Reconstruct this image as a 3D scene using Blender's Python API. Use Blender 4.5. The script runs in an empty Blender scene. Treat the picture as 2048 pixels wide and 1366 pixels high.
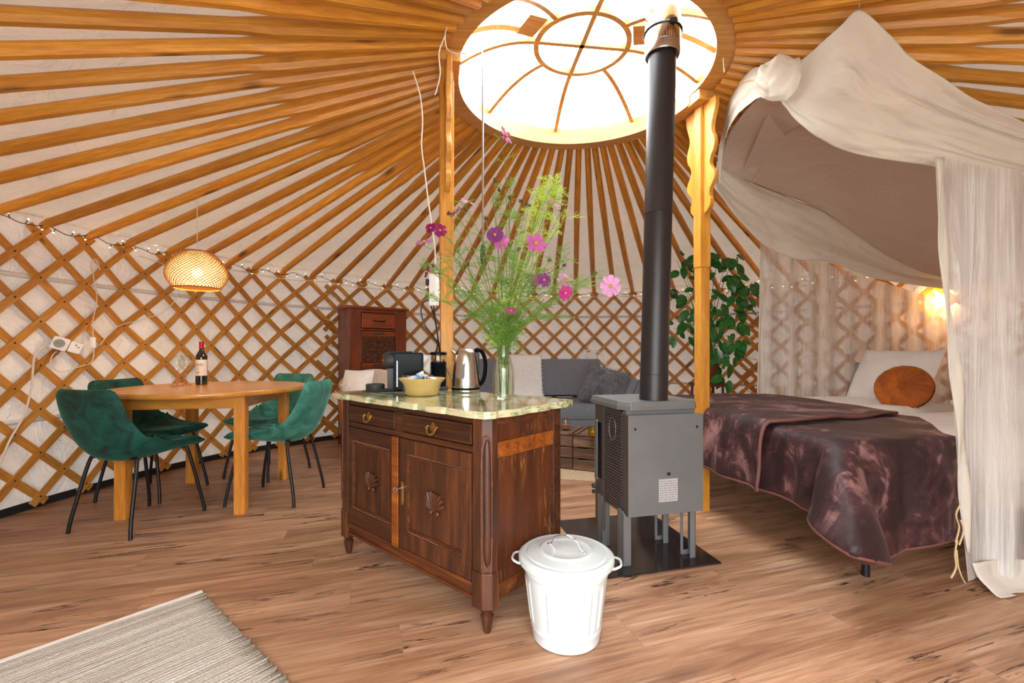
import bpy, bmesh, math, random
from math import sin, cos, pi, radians as R, sqrt, atan2
from mathutils import Vector as V, Matrix, noise
random.seed(7)
COL = bpy.context.scene.collection
SC = bpy.context.scene
# ---------------------------------------------------------------- camera, light, exposure
FPX = 912.0; HY = 700.0
cam_d = bpy.data.cameras.new('camera'); cam = bpy.data.objects.new('camera', cam_d); COL.objects.link(cam)
cam.location = (0, 0, 1.0); cam.rotation_euler = (pi/2, 0, 0)
cam_d.sensor_width = 36; cam_d.lens = 36*FPX/2048; cam_d.shift_y = (HY-683)/2048; cam_d.clip_start = .02
SC.camera = cam
SC.view_settings.view_transform = 'Standard'; SC.view_settings.look = 'None'
SC.view_settings.gamma = 1; SC.view_settings.use_curve_mapping = False
SC.view_settings.exposure = 0.92
C0 = V((.408, 2.66)); CW0 = V((.389, 2.534)); ZR = 2.575; ZW = 1.78      # roof ring centre, wall centre, ring height, wall height
w = bpy.data.worlds.new('overcast_sky'); SC.world = w; w.use_nodes = True
wn = w.node_tree.nodes; wl = w.node_tree.links; wn.clear()
wo = wn.new('ShaderNodeOutputWorld'); wb = wn.new('ShaderNodeBackground'); wr = wn.new('ShaderNodeValToRGB')
wt = wn.new('ShaderNodeTexCoord'); wsx = wn.new('ShaderNodeSeparateXYZ')
wl.new(wt.outputs['Generated'], wsx.inputs[0]); wl.new(wsx.outputs['Z'], wr.inputs[0])
wr.color_ramp.elements[0].color = (.30, .31, .30, 1); wr.color_ramp.elements[0].position = 0
wr.color_ramp.elements[1].color = (.93, .97, 1, 1); wr.color_ramp.elements[1].position = .35
wl.new(wr.outputs[0], wb.inputs[0]); wb.inputs[1].default_value = 9.0; wl.new(wb.outputs[0], wo.inputs[0])
SC.cycles.max_bounces = 6; SC.cycles.diffuse_bounces = 4; SC.cycles.glossy_bounces = 3; SC.cycles.transparent_max_bounces = 12
SC.cycles.use_adaptive_sampling = True; SC.cycles.adaptive_threshold = .08; SC.cycles.adaptive_min_samples = 20
SC.cycles.sample_clamp_indirect = 8; SC.cycles.caustics_reflective = False; SC.cycles.caustics_refractive = False

def area(name, loc, rot, sx, sy, power, col=(1, 1, 1), portal=False, shape='RECTANGLE'):
    d = bpy.data.lights.new(name, 'AREA'); d.shape = shape; d.size = sx; d.size_y = sy; d.energy = power; d.color = col
    o = bpy.data.objects.new(name, d); COL.objects.link(o); o.location = loc; o.rotation_euler = rot
    if portal: d.cycles.is_portal = True
    return o
DOOR_AZ = 180.0
area('skylight_portal', (C0.x, C0.y, 2.90), (0, 0, 0), 1.6, 1.6, 1, portal=True)
# daylight through the open double doors behind the camera
area('doorway_portal', (.20, -.93, .95), (pi/2, 0, 0), 2.2, 1.75, 1, portal=True)

# ---------------------------------------------------------------- helpers
def P(x, y, Y): return V(((x-1024)*Y/FPX, Y, 1+(HY-y)*Y/FPX))
def F(x, y, z=0.0):
    Y = FPX*(1-z)/(y-HY); return V(((x-1024)*Y/FPX, Y, z))
class MB:
    def __init__(s): s.v = []; s.f = []; s.uv = {}
    def add(s, vs, fs):
        b = len(s.v); s.v += [V(p) for p in vs]; s.f += [tuple(b+i for i in f) for f in fs]; return s
    def box(s, c, d, rot=None, bev=0.0):
        hx, hy, hz = d[0]/2, d[1]/2, d[2]/2; c = V(c)
        if bev > 0:
            b = min(bev, hx*.9, hy*.9, hz*.9)
            bm = bmesh.new(); bmesh.ops.create_cube(bm, size=1)
            for q in bm.verts: q.co = V((q.co.x*2*hx, q.co.y*2*hy, q.co.z*2*hz))
            bmesh.ops.bevel(bm, geom=bm.edges[:], offset=b, segments=2, profile=.7, affect='EDGES')
            bm.verts.index_update()
            vs = [q.co.copy() for q in bm.verts]; fs = [[q.index for q in f.verts] for f in bm.faces]; bm.free()
        else:
            vs = [V((x*hx, y*hy, z*hz)) for x in (-1, 1) for y in (-1, 1) for z in (-1, 1)]
            fs = [(0, 1, 3, 2), (4, 6, 7, 5), (0, 4, 5, 1), (2, 3, 7, 6), (0, 2, 6, 4), (1, 5, 7, 3)]
        if rot is not None: vs = [rot @ q for q in vs]
        return s.add([q+c for q in vs], fs)
    def bx(s, x0, x1, y0, y1, z0, z1, bev=0.0):
        return s.box(((x0+x1)/2, (y0+y1)/2, (z0+z1)/2), (x1-x0, y1-y0, z1-z0), None, bev)
    def tube(s, path, r, n=8, cap=True, closed=False, flat=1.0):
        path = [V(p) for p in path]; m = len(path); b = len(s.v)
        rr = r if isinstance(r, (list, tuple)) else [r]*m
        up = None
        for i in range(m):
            if closed: t = path[(i+1) % m]-path[i-1]
            else: t = path[min(i+1, m-1)]-path[max(i-1, 0)]
            t = t.normalized() if t.length > 1e-9 else V((0, 0, 1))
            if up is None: up = V((0, 0, 1)) if abs(t.z) < .9 else V((1, 0, 0))
            a = t.cross(up); a = a.normalized() if a.length > 1e-6 else V((1, 0, 0)); up = a.cross(t).normalized()
            for k in range(n):
                an = 2*pi*k/n; s.v.append(path[i]+a*cos(an)*rr[i]+up*sin(an)*rr[i]*flat)
        for i in range(m if closed else m-1):
            j = (i+1) % m
            for k in range(n): s.f.append((b+i*n+k, b+i*n+(k+1) % n, b+j*n+(k+1) % n, b+j*n+k))
        if cap and not closed:
            s.f.append(tuple(b+k for k in range(n))[::-1]); s.f.append(tuple(b+(m-1)*n+k for k in range(n)))
        return s
    def lathe(s, prof, n=24, c=(0, 0, 0), cap=True, sy=1.0):
        c = V(c); b = len(s.v); m = len(prof)
        for r, z in prof:
            for k in range(n): a = 2*pi*k/n; s.v.append(c+V((r*cos(a), r*sin(a)*sy, z)))
        for i in range(m-1):
            for k in range(n): s.f.append((b+i*n+k, b+i*n+(k+1) % n, b+(i+1)*n+(k+1) % n, b+(i+1)*n+k))
        if cap:
            if prof[0][0] > 1e-4: s.f.append(tuple(b+k for k in range(n))[::-1])
            if prof[-1][0] > 1e-4: s.f.append(tuple(b+(m-1)*n+k for k in range(n)))
        return s
    def grid(s, fn, nu, nv, closeu=False):
        b = len(s.v)
        for j in range(nv+1):
            for i in range(nu if closeu else nu+1): s.v.append(V(fn(i/nu, j/nv)))
        W = nu if closeu else nu+1
        for j in range(nv):
            for i in range(nu):
                i2 = (i+1) % W if closeu else i+1
                s.f.append((b+j*W+i, b+j*W+i2, b+(j+1)*W+i2, b+(j+1)*W+i))
        return s
    def prism(s, poly, z0, z1, fn=None):
        b = len(s.v); n = len(poly)
        for z in (z0, z1):
            for p in poly: s.v.append(V((p[0], p[1], z)) if fn is None else V(fn(p[0], p[1], z)))
        s.f.append(tuple(b+i for i in range(n))[::-1]); s.f.append(tuple(b+n+i for i in range(n)))
        for i in range(n): s.f.append((b+i, b+(i+1) % n, b+n+(i+1) % n, b+n+i))
        return s
    def ball(s, c, r, n=10, m=6, sc=(1, 1, 1)):
        c = V(c)
        return s.grid(lambda u, v: c+V((r*sc[0]*sin(pi*v)*cos(2*pi*u), r*sc[1]*sin(pi*v)*sin(2*pi*u), r*sc[2]*cos(pi*v))), n, m, True)
    def build(s, name, mat, parent=None, smooth=False, mw=None, solid=0.0, sub=0, bevel=0.0, loc=None, rot=None, kind=None, label=None, ang=None):
        """link as ONE mesh object; verts are in the parent's frame (or in mw's frame when given)"""
        me = bpy.data.meshes.new(name); me.from_pydata([tuple(p) for p in s.v], [], s.f); me.update()
        if mat: me.materials.append(mat)
        o = bpy.data.objects.new(name, me); COL.objects.link(o)
        if parent: o.parent = parent
        if mw is not None: o.matrix_local = mw
        if loc is not None: o.location = loc
        if rot is not None: o.rotation_euler = rot
        if smooth:
            me.polygons.foreach_set('use_smooth', [True]*len(me.polygons))
            try: me.set_sharp_from_angle(angle=R(ang or 40))
            except Exception: pass
        if solid:
            m = o.modifiers.new('solid', 'SOLIDIFY'); m.thickness = solid; m.offset = 0
        if bevel:
            m = o.modifiers.new('bevel', 'BEVEL'); m.width = bevel; m.segments = 2; m.limit_method = 'ANGLE'; m.angle_limit = R(40)
        if sub:
            m = o.modifiers.new('sub', 'SUBSURF'); m.levels = sub; m.render_levels = sub
        if kind: o['kind'] = kind
        if label: o['label'] = label
        return o
def tag(o, label, cat, group=None, kind=None):
    o['label'] = label; o['category'] = cat
    if group: o['group'] = group
    if kind: o['kind'] = kind
    return o
def thing(name, label, cat, loc=(0, 0, 0), rz=0, group=None):
    o = bpy.data.objects.new(name, None); COL.objects.link(o); o.location = loc; o.rotation_euler = (0, 0, rz)
    o.empty_display_size = .05
    return tag(o, label, cat, group)
def copy_tree(o, parent=None):
    kids = [c for c in COL.objects if c.parent == o]
    c = o.copy(); COL.objects.link(c)
    if parent: c.parent = parent
    for k in kids: copy_tree(k, c)
    return c
def bez(pts, n=8):
    """Catmull-Rom through the points"""
    pts = [V(p) for p in pts]; out = []
    for i in range(len(pts)-1):
        p0 = pts[max(i-1, 0)]; p1 = pts[i]; p2 = pts[i+1]; p3 = pts[min(i+2, len(pts)-1)]
        for k in range(n):
            t = k/n
            out.append(.5*((2*p1)+(p2-p0)*t+(2*p0-5*p1+4*p2-p3)*t*t+(3*p1-p0-3*p2+p3)*t**3))
    out.append(pts[-1]); return out
def frame(o, x, z):
    """matrix with local X along x and local Z close to z"""
    x = V(x).normalized(); y = V(z).cross(x).normalized(); z = x.cross(y)
    m = Matrix((x, y, z)).transposed().to_4x4(); m.translation = V(o); return m

# ---------------------------------------------------------------- materials
class M:
    def __init__(s, name):
        s.m = bpy.data.materials.new(name); s.m.use_nodes = True; s.n = s.m.node_tree.nodes; s.l = s.m.node_tree.links
        s.b = s.n['Principled BSDF']; s.out = s.n['Material Output']
    def node(s, t, **kw):
        n = s.n.new(t)
        for k, v in kw.items():
            if k.startswith('i_'): n.inputs[k[2:].replace('_', ' ')].default_value = v
            else: setattr(n, k, v)
        return n
    def coords(s, scale=(1, 1, 1), kind='Object', rnd=True):
        tc = s.node('ShaderNodeTexCoord'); mp = s.node('ShaderNodeMapping'); mp.inputs['Scale'].default_value = scale
        s.l.new(tc.outputs[kind], mp.inputs[0])
        if rnd:
            oi = s.node('ShaderNodeObjectInfo'); mu = s.node('ShaderNodeMath', operation='MULTIPLY'); mu.inputs[1].default_value = 37.0
            s.l.new(oi.outputs['Random'], mu.inputs[0]); s.l.new(mu.outputs[0], mp.inputs['Location'])
        return mp.outputs[0]
    def noise(s, co, sc, det=4, rough=.55, dist=0):
        n = s.node('ShaderNodeTexNoise'); n.inputs['Scale'].default_value = sc; n.inputs['Detail'].default_value = det
        n.inputs['Roughness'].default_value = rough; n.inputs['Distortion'].default_value = dist
        s.l.new(co, n.inputs['Vector']); return n.outputs['Fac']
    def ramp(s, fac, stops):
        r = s.node('ShaderNodeValToRGB'); e = r.color_ramp.elements
        while len(e) < len(stops): e.new(.5)
        for k, (p, c) in enumerate(stops):
            e[k].position = p; e[k].color = (c, c, c, 1) if isinstance(c, (int, float)) else (*c[:3], 1)
        s.l.new(fac, r.inputs[0]); return r.outputs[0]
    def mix(s, fac, a, b, mode='MIX'):
        n = s.node('ShaderNodeMix', data_type='RGBA', blend_type=mode)
        for sock, val in ((n.inputs[0], fac), (n.inputs[6], a), (n.inputs[7], b)):
            if hasattr(val, 'type') and hasattr(val, 'links'): s.l.new(val, sock)
            elif isinstance(val, (int, float)): sock.default_value = val
            else: sock.default_value = (*val[:3], 1)
        return n.outputs[2]
    def bump(s, h, st=.3, dist=.01):
        b = s.node('ShaderNodeBump'); b.inputs['Strength'].default_value = st; b.inputs['Distance'].default_value = dist
        s.l.new(h, b.inputs['Height']); s.l.new(b.outputs[0], s.b.inputs['Normal']); return b
    def set(s, **kw):
        for k, v in kw.items():
            i = s.b.inputs[k.replace('_', ' ')]
            if hasattr(v, 'links'): s.l.new(v, i)
            elif isinstance(v, tuple) and len(v) == 3 and i.type == 'RGBA': i.default_value = (*v, 1)
            else: i.default_value = v
        return s
def srgb(r, g, b):
    f = lambda c: (c/255/12.92 if c/255 <= .04045 else ((c/255+.055)/1.055)**2.4)
    return (f(r), f(g), f(b))
def plain(name, col, rough=.5, metal=0.0, nz=0.0, **kw):
    m = M(name)
    if nz:
        co = m.coords((1, 1, 1)); f = m.noise(co, 9, 5)
        m.set(Base_Color=m.ramp(f, [(.3, tuple(c*(1-nz) for c in col)), (.7, tuple(min(1, c*(1+nz)) for c in col))]))
    else: m.set(Base_Color=col)
    m.set(Roughness=rough, Metallic=metal, **kw); return m.m
def wood(name, dark, mid, light, rough=.4, along='x', sc=1.0, knots=True, var=.18, coat=0.0, kcol=None, grain=1.0):
    m = M(name); st = {'x': (1.2, 14, 14), 'y': (14, 1.2, 14), 'z': (14, 14, 1.2)}[along]
    co = m.coords(tuple(a*sc for a in st)); f = m.noise(co, 1.6, 6, .6, .6)
    c = m.ramp(f, [(.25, dark), (.5, mid), (.75, light)])
    fine = m.noise(m.coords(tuple(a*sc*4 for a in st)), 2.0, 3)
    c = m.mix(m.ramp(fine, [(.4, .35*grain), (.6, 0)]), c, tuple(x*.62 for x in dark))
    if knots:
        kst = {'x': (1.6, 6, 6), 'y': (6, 1.6, 6), 'z': (6, 6, 1.6)}[along]
        vo = m.node('ShaderNodeTexVoronoi', feature='F1'); vo.inputs['Scale'].default_value = 1.0
        m.l.new(m.coords(tuple(a*sc*1.1 for a in kst)), vo.inputs['Vector'])
        c = m.mix(m.ramp(vo.outputs['Distance'], [(.075, .85), (.15, .0)]), c, kcol or tuple(x*.22 for x in dark))
    oi = m.node('ShaderNodeObjectInfo')
    hv = m.node('ShaderNodeHueSaturation'); mr = m.node('ShaderNodeMapRange'); mr.inputs[3].default_value = 1-var; mr.inputs[4].default_value = 1+var
    m.l.new(oi.outputs['Random'], mr.inputs[0]); m.l.new(mr.outputs[0], hv.inputs['Value']); m.l.new(c, hv.inputs['Color'])
    m.set(Base_Color=hv.outputs[0], Roughness=rough, Coat_Weight=coat, Coat_Roughness=.2); m.bump(f, .15, .004)
    return m.m
MAT = {}
MAT['rafter'] = wood('varnished_pine_rafter', srgb(190, 118, 30), srgb(220, 150, 46), srgb(236, 174, 68), .40, var=.22)
MAT['lath'] = wood('varnished_pine_lath', srgb(176, 114, 44), srgb(204, 142, 62), srgb(222, 164, 84), .45, var=.15, knots=True)
MAT['ring'] = wood('varnished_pine_ring', srgb(196, 136, 62), srgb(214, 156, 82), srgb(228, 174, 102), .4, knots=False, var=.05, sc=.5)
MAT['post'] = wood('varnished_pine_post', srgb(196, 126, 40), srgb(216, 150, 56), srgb(232, 172, 84), .4, along='z', var=.05)
MAT['table'] = wood('honey_pine_table', srgb(190, 120, 44), srgb(212, 146, 60), srgb(226, 166, 80), .28, sc=.6, var=.04, coat=.3)
MAT['table_leg'] = wood('honey_pine_leg', srgb(190, 116, 40), srgb(214, 142, 56), srgb(230, 166, 82), .35, along='z', var=.05)
MAT['antique'] = wood('antique_oak', srgb(38, 19, 9), srgb(74, 38, 17), srgb(116, 64, 29), .5, along='z', knots=False, var=.08, coat=.04)
MAT['antique_h'] = wood('antique_oak_rail', srgb(50, 24, 10), srgb(90, 46, 20), srgb(134, 76, 32), .46, knots=False, var=.08, coat=.04)
MAT['antique_red'] = wood('antique_oak_red', srgb(38, 17, 10), srgb(70, 36, 17), srgb(108, 60, 28), .46, knots=False, var=.08, coat=.04)
MAT['cab'] = wood('mahogany', srgb(86, 34, 14), srgb(124, 54, 22), srgb(152, 74, 32), .32, along='z', knots=False, var=.05, coat=.2)
MAT['cab_h'] = wood('mahogany_drawer', srgb(110, 44, 16), srgb(146, 66, 24), srgb(170, 86, 34), .3, knots=False, var=.05, coat=.2)
MAT['crate'] = wood('weathered_crate_wood', srgb(58, 42, 34), srgb(116, 88, 70), srgb(170, 140, 118), .8, knots=True, var=.2)
MAT['orange_rail'] = wood('worn_oak_rail', srgb(84, 38, 10), srgb(140, 74, 22), srgb(176, 104, 38), .38, knots=False, var=.05, coat=.1)
def worn_panel():
    m = M('worn_oak_panel'); f = m.noise(m.coords((10, 10, 1.2)), 2, 6)
    c = m.ramp(f, [(.25, srgb(54, 26, 12)), (.5, srgb(78, 38, 17)), (.8, srgb(100, 54, 26))])
    sp = m.noise(m.coords((60, 60, 9)), 1.2, 4, .7); rg = m.noise(m.coords((2.2, 2.2, 1.4)), 1.3, 2)
    msk = m.mix(1.0, m.ramp(sp, [(.54, 0), (.66, .6)]), m.ramp(rg, [(.42, 0.08), (.62, 1)]), 'MULTIPLY')
    m.set(Base_Color=m.mix(msk, c, srgb(196, 142, 78)), Roughness=.42); m.bump(f, .1, .003); return m.m
MAT['worn'] = worn_panel()
def floor_mat():
    m = M('laminate_plank'); co = m.coords((1.0, 9, 1)); big = m.noise(co, 1.3, 6, .62, .8)
    c = m.ramp(big, [(.25, srgb(118, 82, 60)), (.42, srgb(160, 118, 88)), (.56, srgb(186, 144, 112)), (.8, srgb(208, 172, 142))])
    fine = m.noise(m.coords((2, 70, 1)), 1.5, 5, .65); c = m.mix(m.ramp(fine, [(.36, .5), (.56, 0)]), c, srgb(122, 82, 60)); c = m.mix(m.ramp(m.noise(m.coords((1.2, 22, 1)), 1.4, 4), [(.56, 0), (.7, .45)]), c, srgb(220, 186, 158))
    # dark cracks following the grain
    wv = m.noise(m.coords((.45, 4.6, 1)), 1.1, 8, .62, .25)
    band = m.ramp(wv, [(.488, 0), (.497, 1), (.504, 1), (.513, 0)])
    gate = m.ramp(m.noise(m.coords((.8, 2.2, 1)), 1.9, 4), [(.48, 0), (.60, 1)])
    c = m.mix(m.mix(1.0, band, gate, 'MULTIPLY'), c, srgb(46, 28, 24))
    vo = m.node('ShaderNodeTexVoronoi'); m.l.new(m.coords((1.3, 4.2, 1)), vo.inputs['Vector']); vo.inputs['Scale'].default_value = 1.0
    c = m.mix(m.ramp(vo.outputs['Distance'], [(.04, .8), (.1, 0)]), c, srgb(70, 44, 36))
    oi = m.node('ShaderNodeObjectInfo'); hv = m.node('ShaderNodeHueSaturation'); mr = m.node('ShaderNodeMapRange')
    mr.inputs[3].default_value = .92; mr.inputs[4].default_value = 1.08
    m.l.new(oi.outputs['Random'], mr.inputs[0]); m.l.new(mr.outputs[0], hv.inputs['Value']); m.l.new(c, hv.inputs['Color'])
    m.set(Base_Color=hv.outputs[0], Roughness=.42); m.bump(fine, .08, .002); return m.m
MAT['floor'] = floor_mat()
def cloth(name, col, bump=.5, sc=6, dist=.02, rough=.85, thr=0.0, var=.06, det=4):
    m = M(name); f = m.noise(m.coords((1, 1, 1)), sc, det, .6, .7)
    m.set(Base_Color=m.ramp(f, [(.3, tuple(c*(1-var) for c in col)), (.7, tuple(min(1, c*(1+var)) for c in col))]), Roughness=rough)
    b = m.bump(f, bump, dist)
    if thr:
        t = m.node('ShaderNodeBsdfTranslucent'); t.inputs[0].default_value = (*col, 1); mx = m.node('ShaderNodeMixShader'); mx.inputs[0].default_value = thr
        m.l.new(b.outputs[0], t.inputs['Normal']); m.l.new(m.b.outputs[0], mx.inputs[1]); m.l.new(t.outputs[0], mx.inputs[2]); m.l.new(mx.outputs[0], m.out.inputs[0])
    return m.m
MAT['canvas'] = cloth('yurt_canvas', srgb(228, 220, 212), .9, 5, .05, thr=.026)
MAT['canvas_roof'] = cloth('yurt_roof_canvas', srgb(222, 208, 190), .9, 5, .06, thr=.026)
MAT['tape'] = plain('white_tape', srgb(232, 230, 230), .5)
MAT['cotton'] = cloth('cream_cotton', srgb(240, 235, 224), .7, 5, .02, thr=.42)
MAT['cotton_mauve'] = cloth('cream_cotton_sheet', srgb(232, 216, 204), .6, 4, .02, thr=.40)
def sheer(name, col, base=.45, edge=False):
    m = M(name); st = m.noise(m.coords((30, 30, 1.3), rnd=False), 1.0, 6, .7, 1.2); fold = m.noise(m.coords((9, 9, .35), rnd=False), 1.0, 3, .5)
    a = m.mix(1.0, m.ramp(st, [(.36, base*.8), (.52, base), (.62, min(1, base+.28))]), m.ramp(fold, [(.38, .78), (.6, 1.25)]), 'MULTIPLY')
    m.bump(st, .6, .02); m.set(Base_Color=col, Roughness=.8)
    tl = m.node('ShaderNodeBsdfTranslucent'); tl.inputs[0].default_value = (*col, 1)
    m1 = m.node('ShaderNodeMixShader'); m1.inputs[0].default_value = .4; m.l.new(m.b.outputs[0], m1.inputs[1]); m.l.new(tl.outputs[0], m1.inputs[2])
    tr = m.node('ShaderNodeBsdfTransparent'); m2 = m.node('ShaderNodeMixShader')
    m.l.new(a, m2.inputs[0]); m.l.new(tr.outputs[0], m2.inputs[1]); m.l.new(m1.outputs[0], m2.inputs[2]); m.l.new(m2.outputs[0], m.out.inputs[0]); return m.m
MAT['sheer'] = sheer('sheer_voile', srgb(250, 249, 246), .72)
MAT['sheer_back'] = sheer('sheer_voile_back', srgb(240, 232, 224), .74)
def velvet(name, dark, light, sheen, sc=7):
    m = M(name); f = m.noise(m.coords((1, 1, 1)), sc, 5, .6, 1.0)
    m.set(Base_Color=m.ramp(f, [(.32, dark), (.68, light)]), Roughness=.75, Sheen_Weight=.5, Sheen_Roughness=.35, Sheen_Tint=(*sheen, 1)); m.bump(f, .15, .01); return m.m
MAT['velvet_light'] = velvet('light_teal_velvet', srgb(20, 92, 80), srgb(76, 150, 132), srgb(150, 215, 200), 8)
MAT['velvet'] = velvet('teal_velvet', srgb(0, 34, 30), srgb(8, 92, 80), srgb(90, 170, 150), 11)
MAT['plush'] = None
def plush():
    m = M('brown_plush'); f = m.noise(m.coords((1, 1.3, .7)), 2.4, 7, .66, .9); g = m.noise(m.coords((1, 1, 1)), 9, 5, .6, 1.2)
    fac = m.mix(.35, f, g); c = m.ramp(fac, [(.45, srgb(36, 13, 16)), (.53, srgb(64, 34, 36)), (.57, srgb(112, 78, 76)), (.66, srgb(158, 120, 116))])  # pinkish end of the ramp paints the nap's sheen highlights into the colour
    m.set(Base_Color=c, Roughness=.6, Sheen_Weight=.06, Sheen_Roughness=.4, Sheen_Tint=(*srgb(230, 190, 186), 1)); m.bump(g, .4, .02); return m.m
MAT['plush'] = plush()
MAT['piping'] = plain('brown_piping', srgb(110, 66, 58), .7)
MAT['linen'] = cloth('white_linen', srgb(232, 226, 220), .5, 5, .02)
MAT['throw'] = cloth('white_throw', srgb(250, 248, 246), .5, 30, .01)
MAT['amber_velvet'] = velvet('amber_velvet', srgb(140, 66, 6), srgb(196, 104, 18), srgb(240, 180, 100), 5)
MAT['black_metal'] = plain('black_metal', (.012, .012, .013), .42, .3)
MAT['black_plastic'] = plain('black_plastic', (.006, .007, .009), .18, 0, 0, Specular_IOR_Level=.07)
MAT['black_matte'] = plain('black_matte_plastic', (.03, .03, .032), .5)
MAT['stove'] = plain('stove_grey_steel', srgb(114, 117, 119), .42, .35, .06)
MAT['stove_dark'] = plain('stove_dark_steel', srgb(84, 76, 75), .45, .3, .05)
MAT['stove_plate'] = plain('black_glass_plate', (.02, .017, .016), .12, 0, .1)
MAT['pipe'] = plain('grey_flue_steel', srgb(54, 52, 54), .38, .5, .05)
MAT['steel'] = plain('brushed_steel', (.62, .60, .57), .24, 1.0)
MAT['dull_rod'] = plain('dull_metal_rod', (.30, .30, .31), .4, .5)
MAT['chrome'] = plain('chrome', (.75, .75, .76), .12, 1.0)
MAT['brass'] = plain('aged_brass', srgb(168, 132, 74), .35, .9, .2)
MAT['white_enamel'] = plain('white_enamel', srgb(200, 207, 208), .28, 0, 0, Coat_Weight=.3)
MAT['white_plastic'] = plain('white_plastic', srgb(246, 246, 248), .35)
MAT['grey_plastic'] = plain('grey_plastic', srgb(150, 152, 150), .5)
MAT['grey_felt'] = cloth('grey_sofa_fabric', srgb(122, 126, 136), .4, 60, .004, var=.16)
MAT['beige_weave'] = cloth('beige_woven_rug', srgb(196, 172, 140), .8, 70, .006, var=.25)
MAT['rope'] = plain('cream_rope', srgb(222, 196, 150), .8)
MAT['cable'] = plain('white_cable', srgb(232, 222, 210), .5)
MAT['black_cable'] = plain('black_cable', (.015, .015, .015), .4)
MAT['green_cable'] = plain('dark_green_wire', (.02, .03, .02), .5)
MAT['bolt'] = plain('dark_leather_knot', (.05, .025, .012), .6)
MAT['ceramic'] = plain('mustard_stoneware', srgb(196, 166, 104), .3, 0, .05, Coat_Weight=.3)
MAT['red_foil'] = plain('red_foil', srgb(176, 20, 40), .3, .3)
MAT['paper'] = plain('cream_paper', srgb(238, 228, 216), .6)
MAT['ink'] = plain('dark_ink', srgb(40, 34, 34), .6)
MAT['wine_glass_dark'] = plain('dark_wine_bottle', (.012, .010, .008), .06, 0, 0, Coat_Weight=1.0)
MAT['leaf'] = None
def leafmat(name, a, b, rough=.35):
    m = M(name); f = m.noise(m.coords((1, 1, 1)), 6, 3)
    m.set(Base_Color=m.ramp(f, [(.3, a), (.7, b)]), Roughness=rough)
    t = m.node('ShaderNodeBsdfTranslucent'); t.inputs[0].default_value = (*b, 1); mx = m.node('ShaderNodeMixShader'); mx.inputs[0].default_value = .25
    m.l.new(m.b.outputs[0], mx.inputs[1]); m.l.new(t.outputs[0], mx.inputs[2]); m.l.new(mx.outputs[0], m.out.inputs[0]); return m.m
MAT['leaf'] = leafmat('glossy_leaf', srgb(26, 78, 32), srgb(64, 132, 62), .25)
MAT['frond'] = leafmat('feathery_green', srgb(78, 122, 42), srgb(134, 176, 74), .5)
MAT['frond_light'] = leafmat('bright_feathery_green', srgb(150, 190, 60), srgb(196, 226, 100), .5)
MAT['stem'] = leafmat('green_stem', srgb(96, 130, 50), srgb(130, 160, 72), .5)
MAT['seed'] = plain('brown_seed_head', srgb(84, 74, 44), .8)
for nme, cc in (('petal_pink', (214, 110, 190)), ('petal_magenta', (196, 50, 140)), ('petal_deep', (150, 20, 100)), ('petal_pale', (230, 168, 220)), ('petal_purple', (140, 60, 140))):
    MAT[nme] = leafmat(nme, srgb(*[int(q*.88) for q in cc]), srgb(*cc), .6)
MAT['pollen'] = plain('yellow_flower_eye', srgb(206, 150, 40), .8)
MAT['terracotta'] = plain('brown_pot', srgb(120, 66, 44), .6, 0, .1)
MAT['soil'] = plain('dark_soil', srgb(40, 28, 20), .9)
def glass(name, col=(1, 1, 1), a=.12, rough=.02, tint=None):
    m = M(name); tr = m.node('ShaderNodeBsdfTransparent'); tr.inputs[0].default_value = (*(tint or (1, 1, 1)), 1)
    gl = m.node('ShaderNodeBsdfGlossy'); gl.inputs['Roughness'].default_value = rough; gl.inputs[0].default_value = (*col, 1)
    lw = m.node('ShaderNodeLayerWeight'); lw.inputs[0].default_value = .3; mr = m.node('ShaderNodeMapRange'); mr.inputs[3].default_value = a*.25; mr.inputs[4].default_value = min(1, a*3.5)
    m.l.new(lw.outputs['Fresnel'], mr.inputs[0]); mx = m.node('ShaderNodeMixShader'); m.l.new(mr.outputs[0], mx.inputs[0])
    m.l.new(tr.outputs[0], mx.inputs[1]); m.l.new(gl.outputs[0], mx.inputs[2]); m.l.new(mx.outputs[0], m.out.inputs[0]); return m.m
MAT['glass'] = glass('clear_glass', a=.085, tint=(.93, .94, .92))
MAT['glass_pink'] = glass('rose_glass', (1, .85, .8), .16, tint=(.93, .80, .74))
MAT['glass_yellow'] = glass('yellow_glass', (1, .95, .6), .16, tint=(.9, .8, .35))
MAT['dome'] = glass('acrylic_dome', a=.04, tint=(.96, .97, .97))
MAT['water'] = glass('vase_water', a=.04, tint=(.95, .97, .90))
def emit(name, col, st):
    m = M(name); m.set(Base_Color=(0, 0, 0), Emission_Color=(*col, 1), Emission_Strength=st); return m.m
MAT['bulb'] = emit('warm_bulb', (1, .78, .45), 12)
MAT['fairy'] = emit('fairy_bulb', (1, .50, .13), 9)
def marble():
    m = M('green_onyx_marble'); co = m.coords((1.6, 3.6, 14), rnd=False); f = m.noise(co, 2.6, 8, .65, 1.4); g = m.noise(m.coords((1, 2.5, 1), rnd=False), 3, 5, .6, 1.0)
    c = m.ramp(f, [(.3, srgb(58, 78, 48)), (.42, srgb(120, 140, 88)), (.52, srgb(196, 196, 158)), (.62, srgb(212, 198, 164)), (.75, srgb(140, 104, 74))])
    c = m.mix(m.ramp(g, [(.52, 0), (.64, .6)]), c, srgb(210, 212, 176)); m.set(Base_Color=c, Roughness=.08, Coat_Weight=.5); return m.m
MAT['marble'] = marble()
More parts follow.
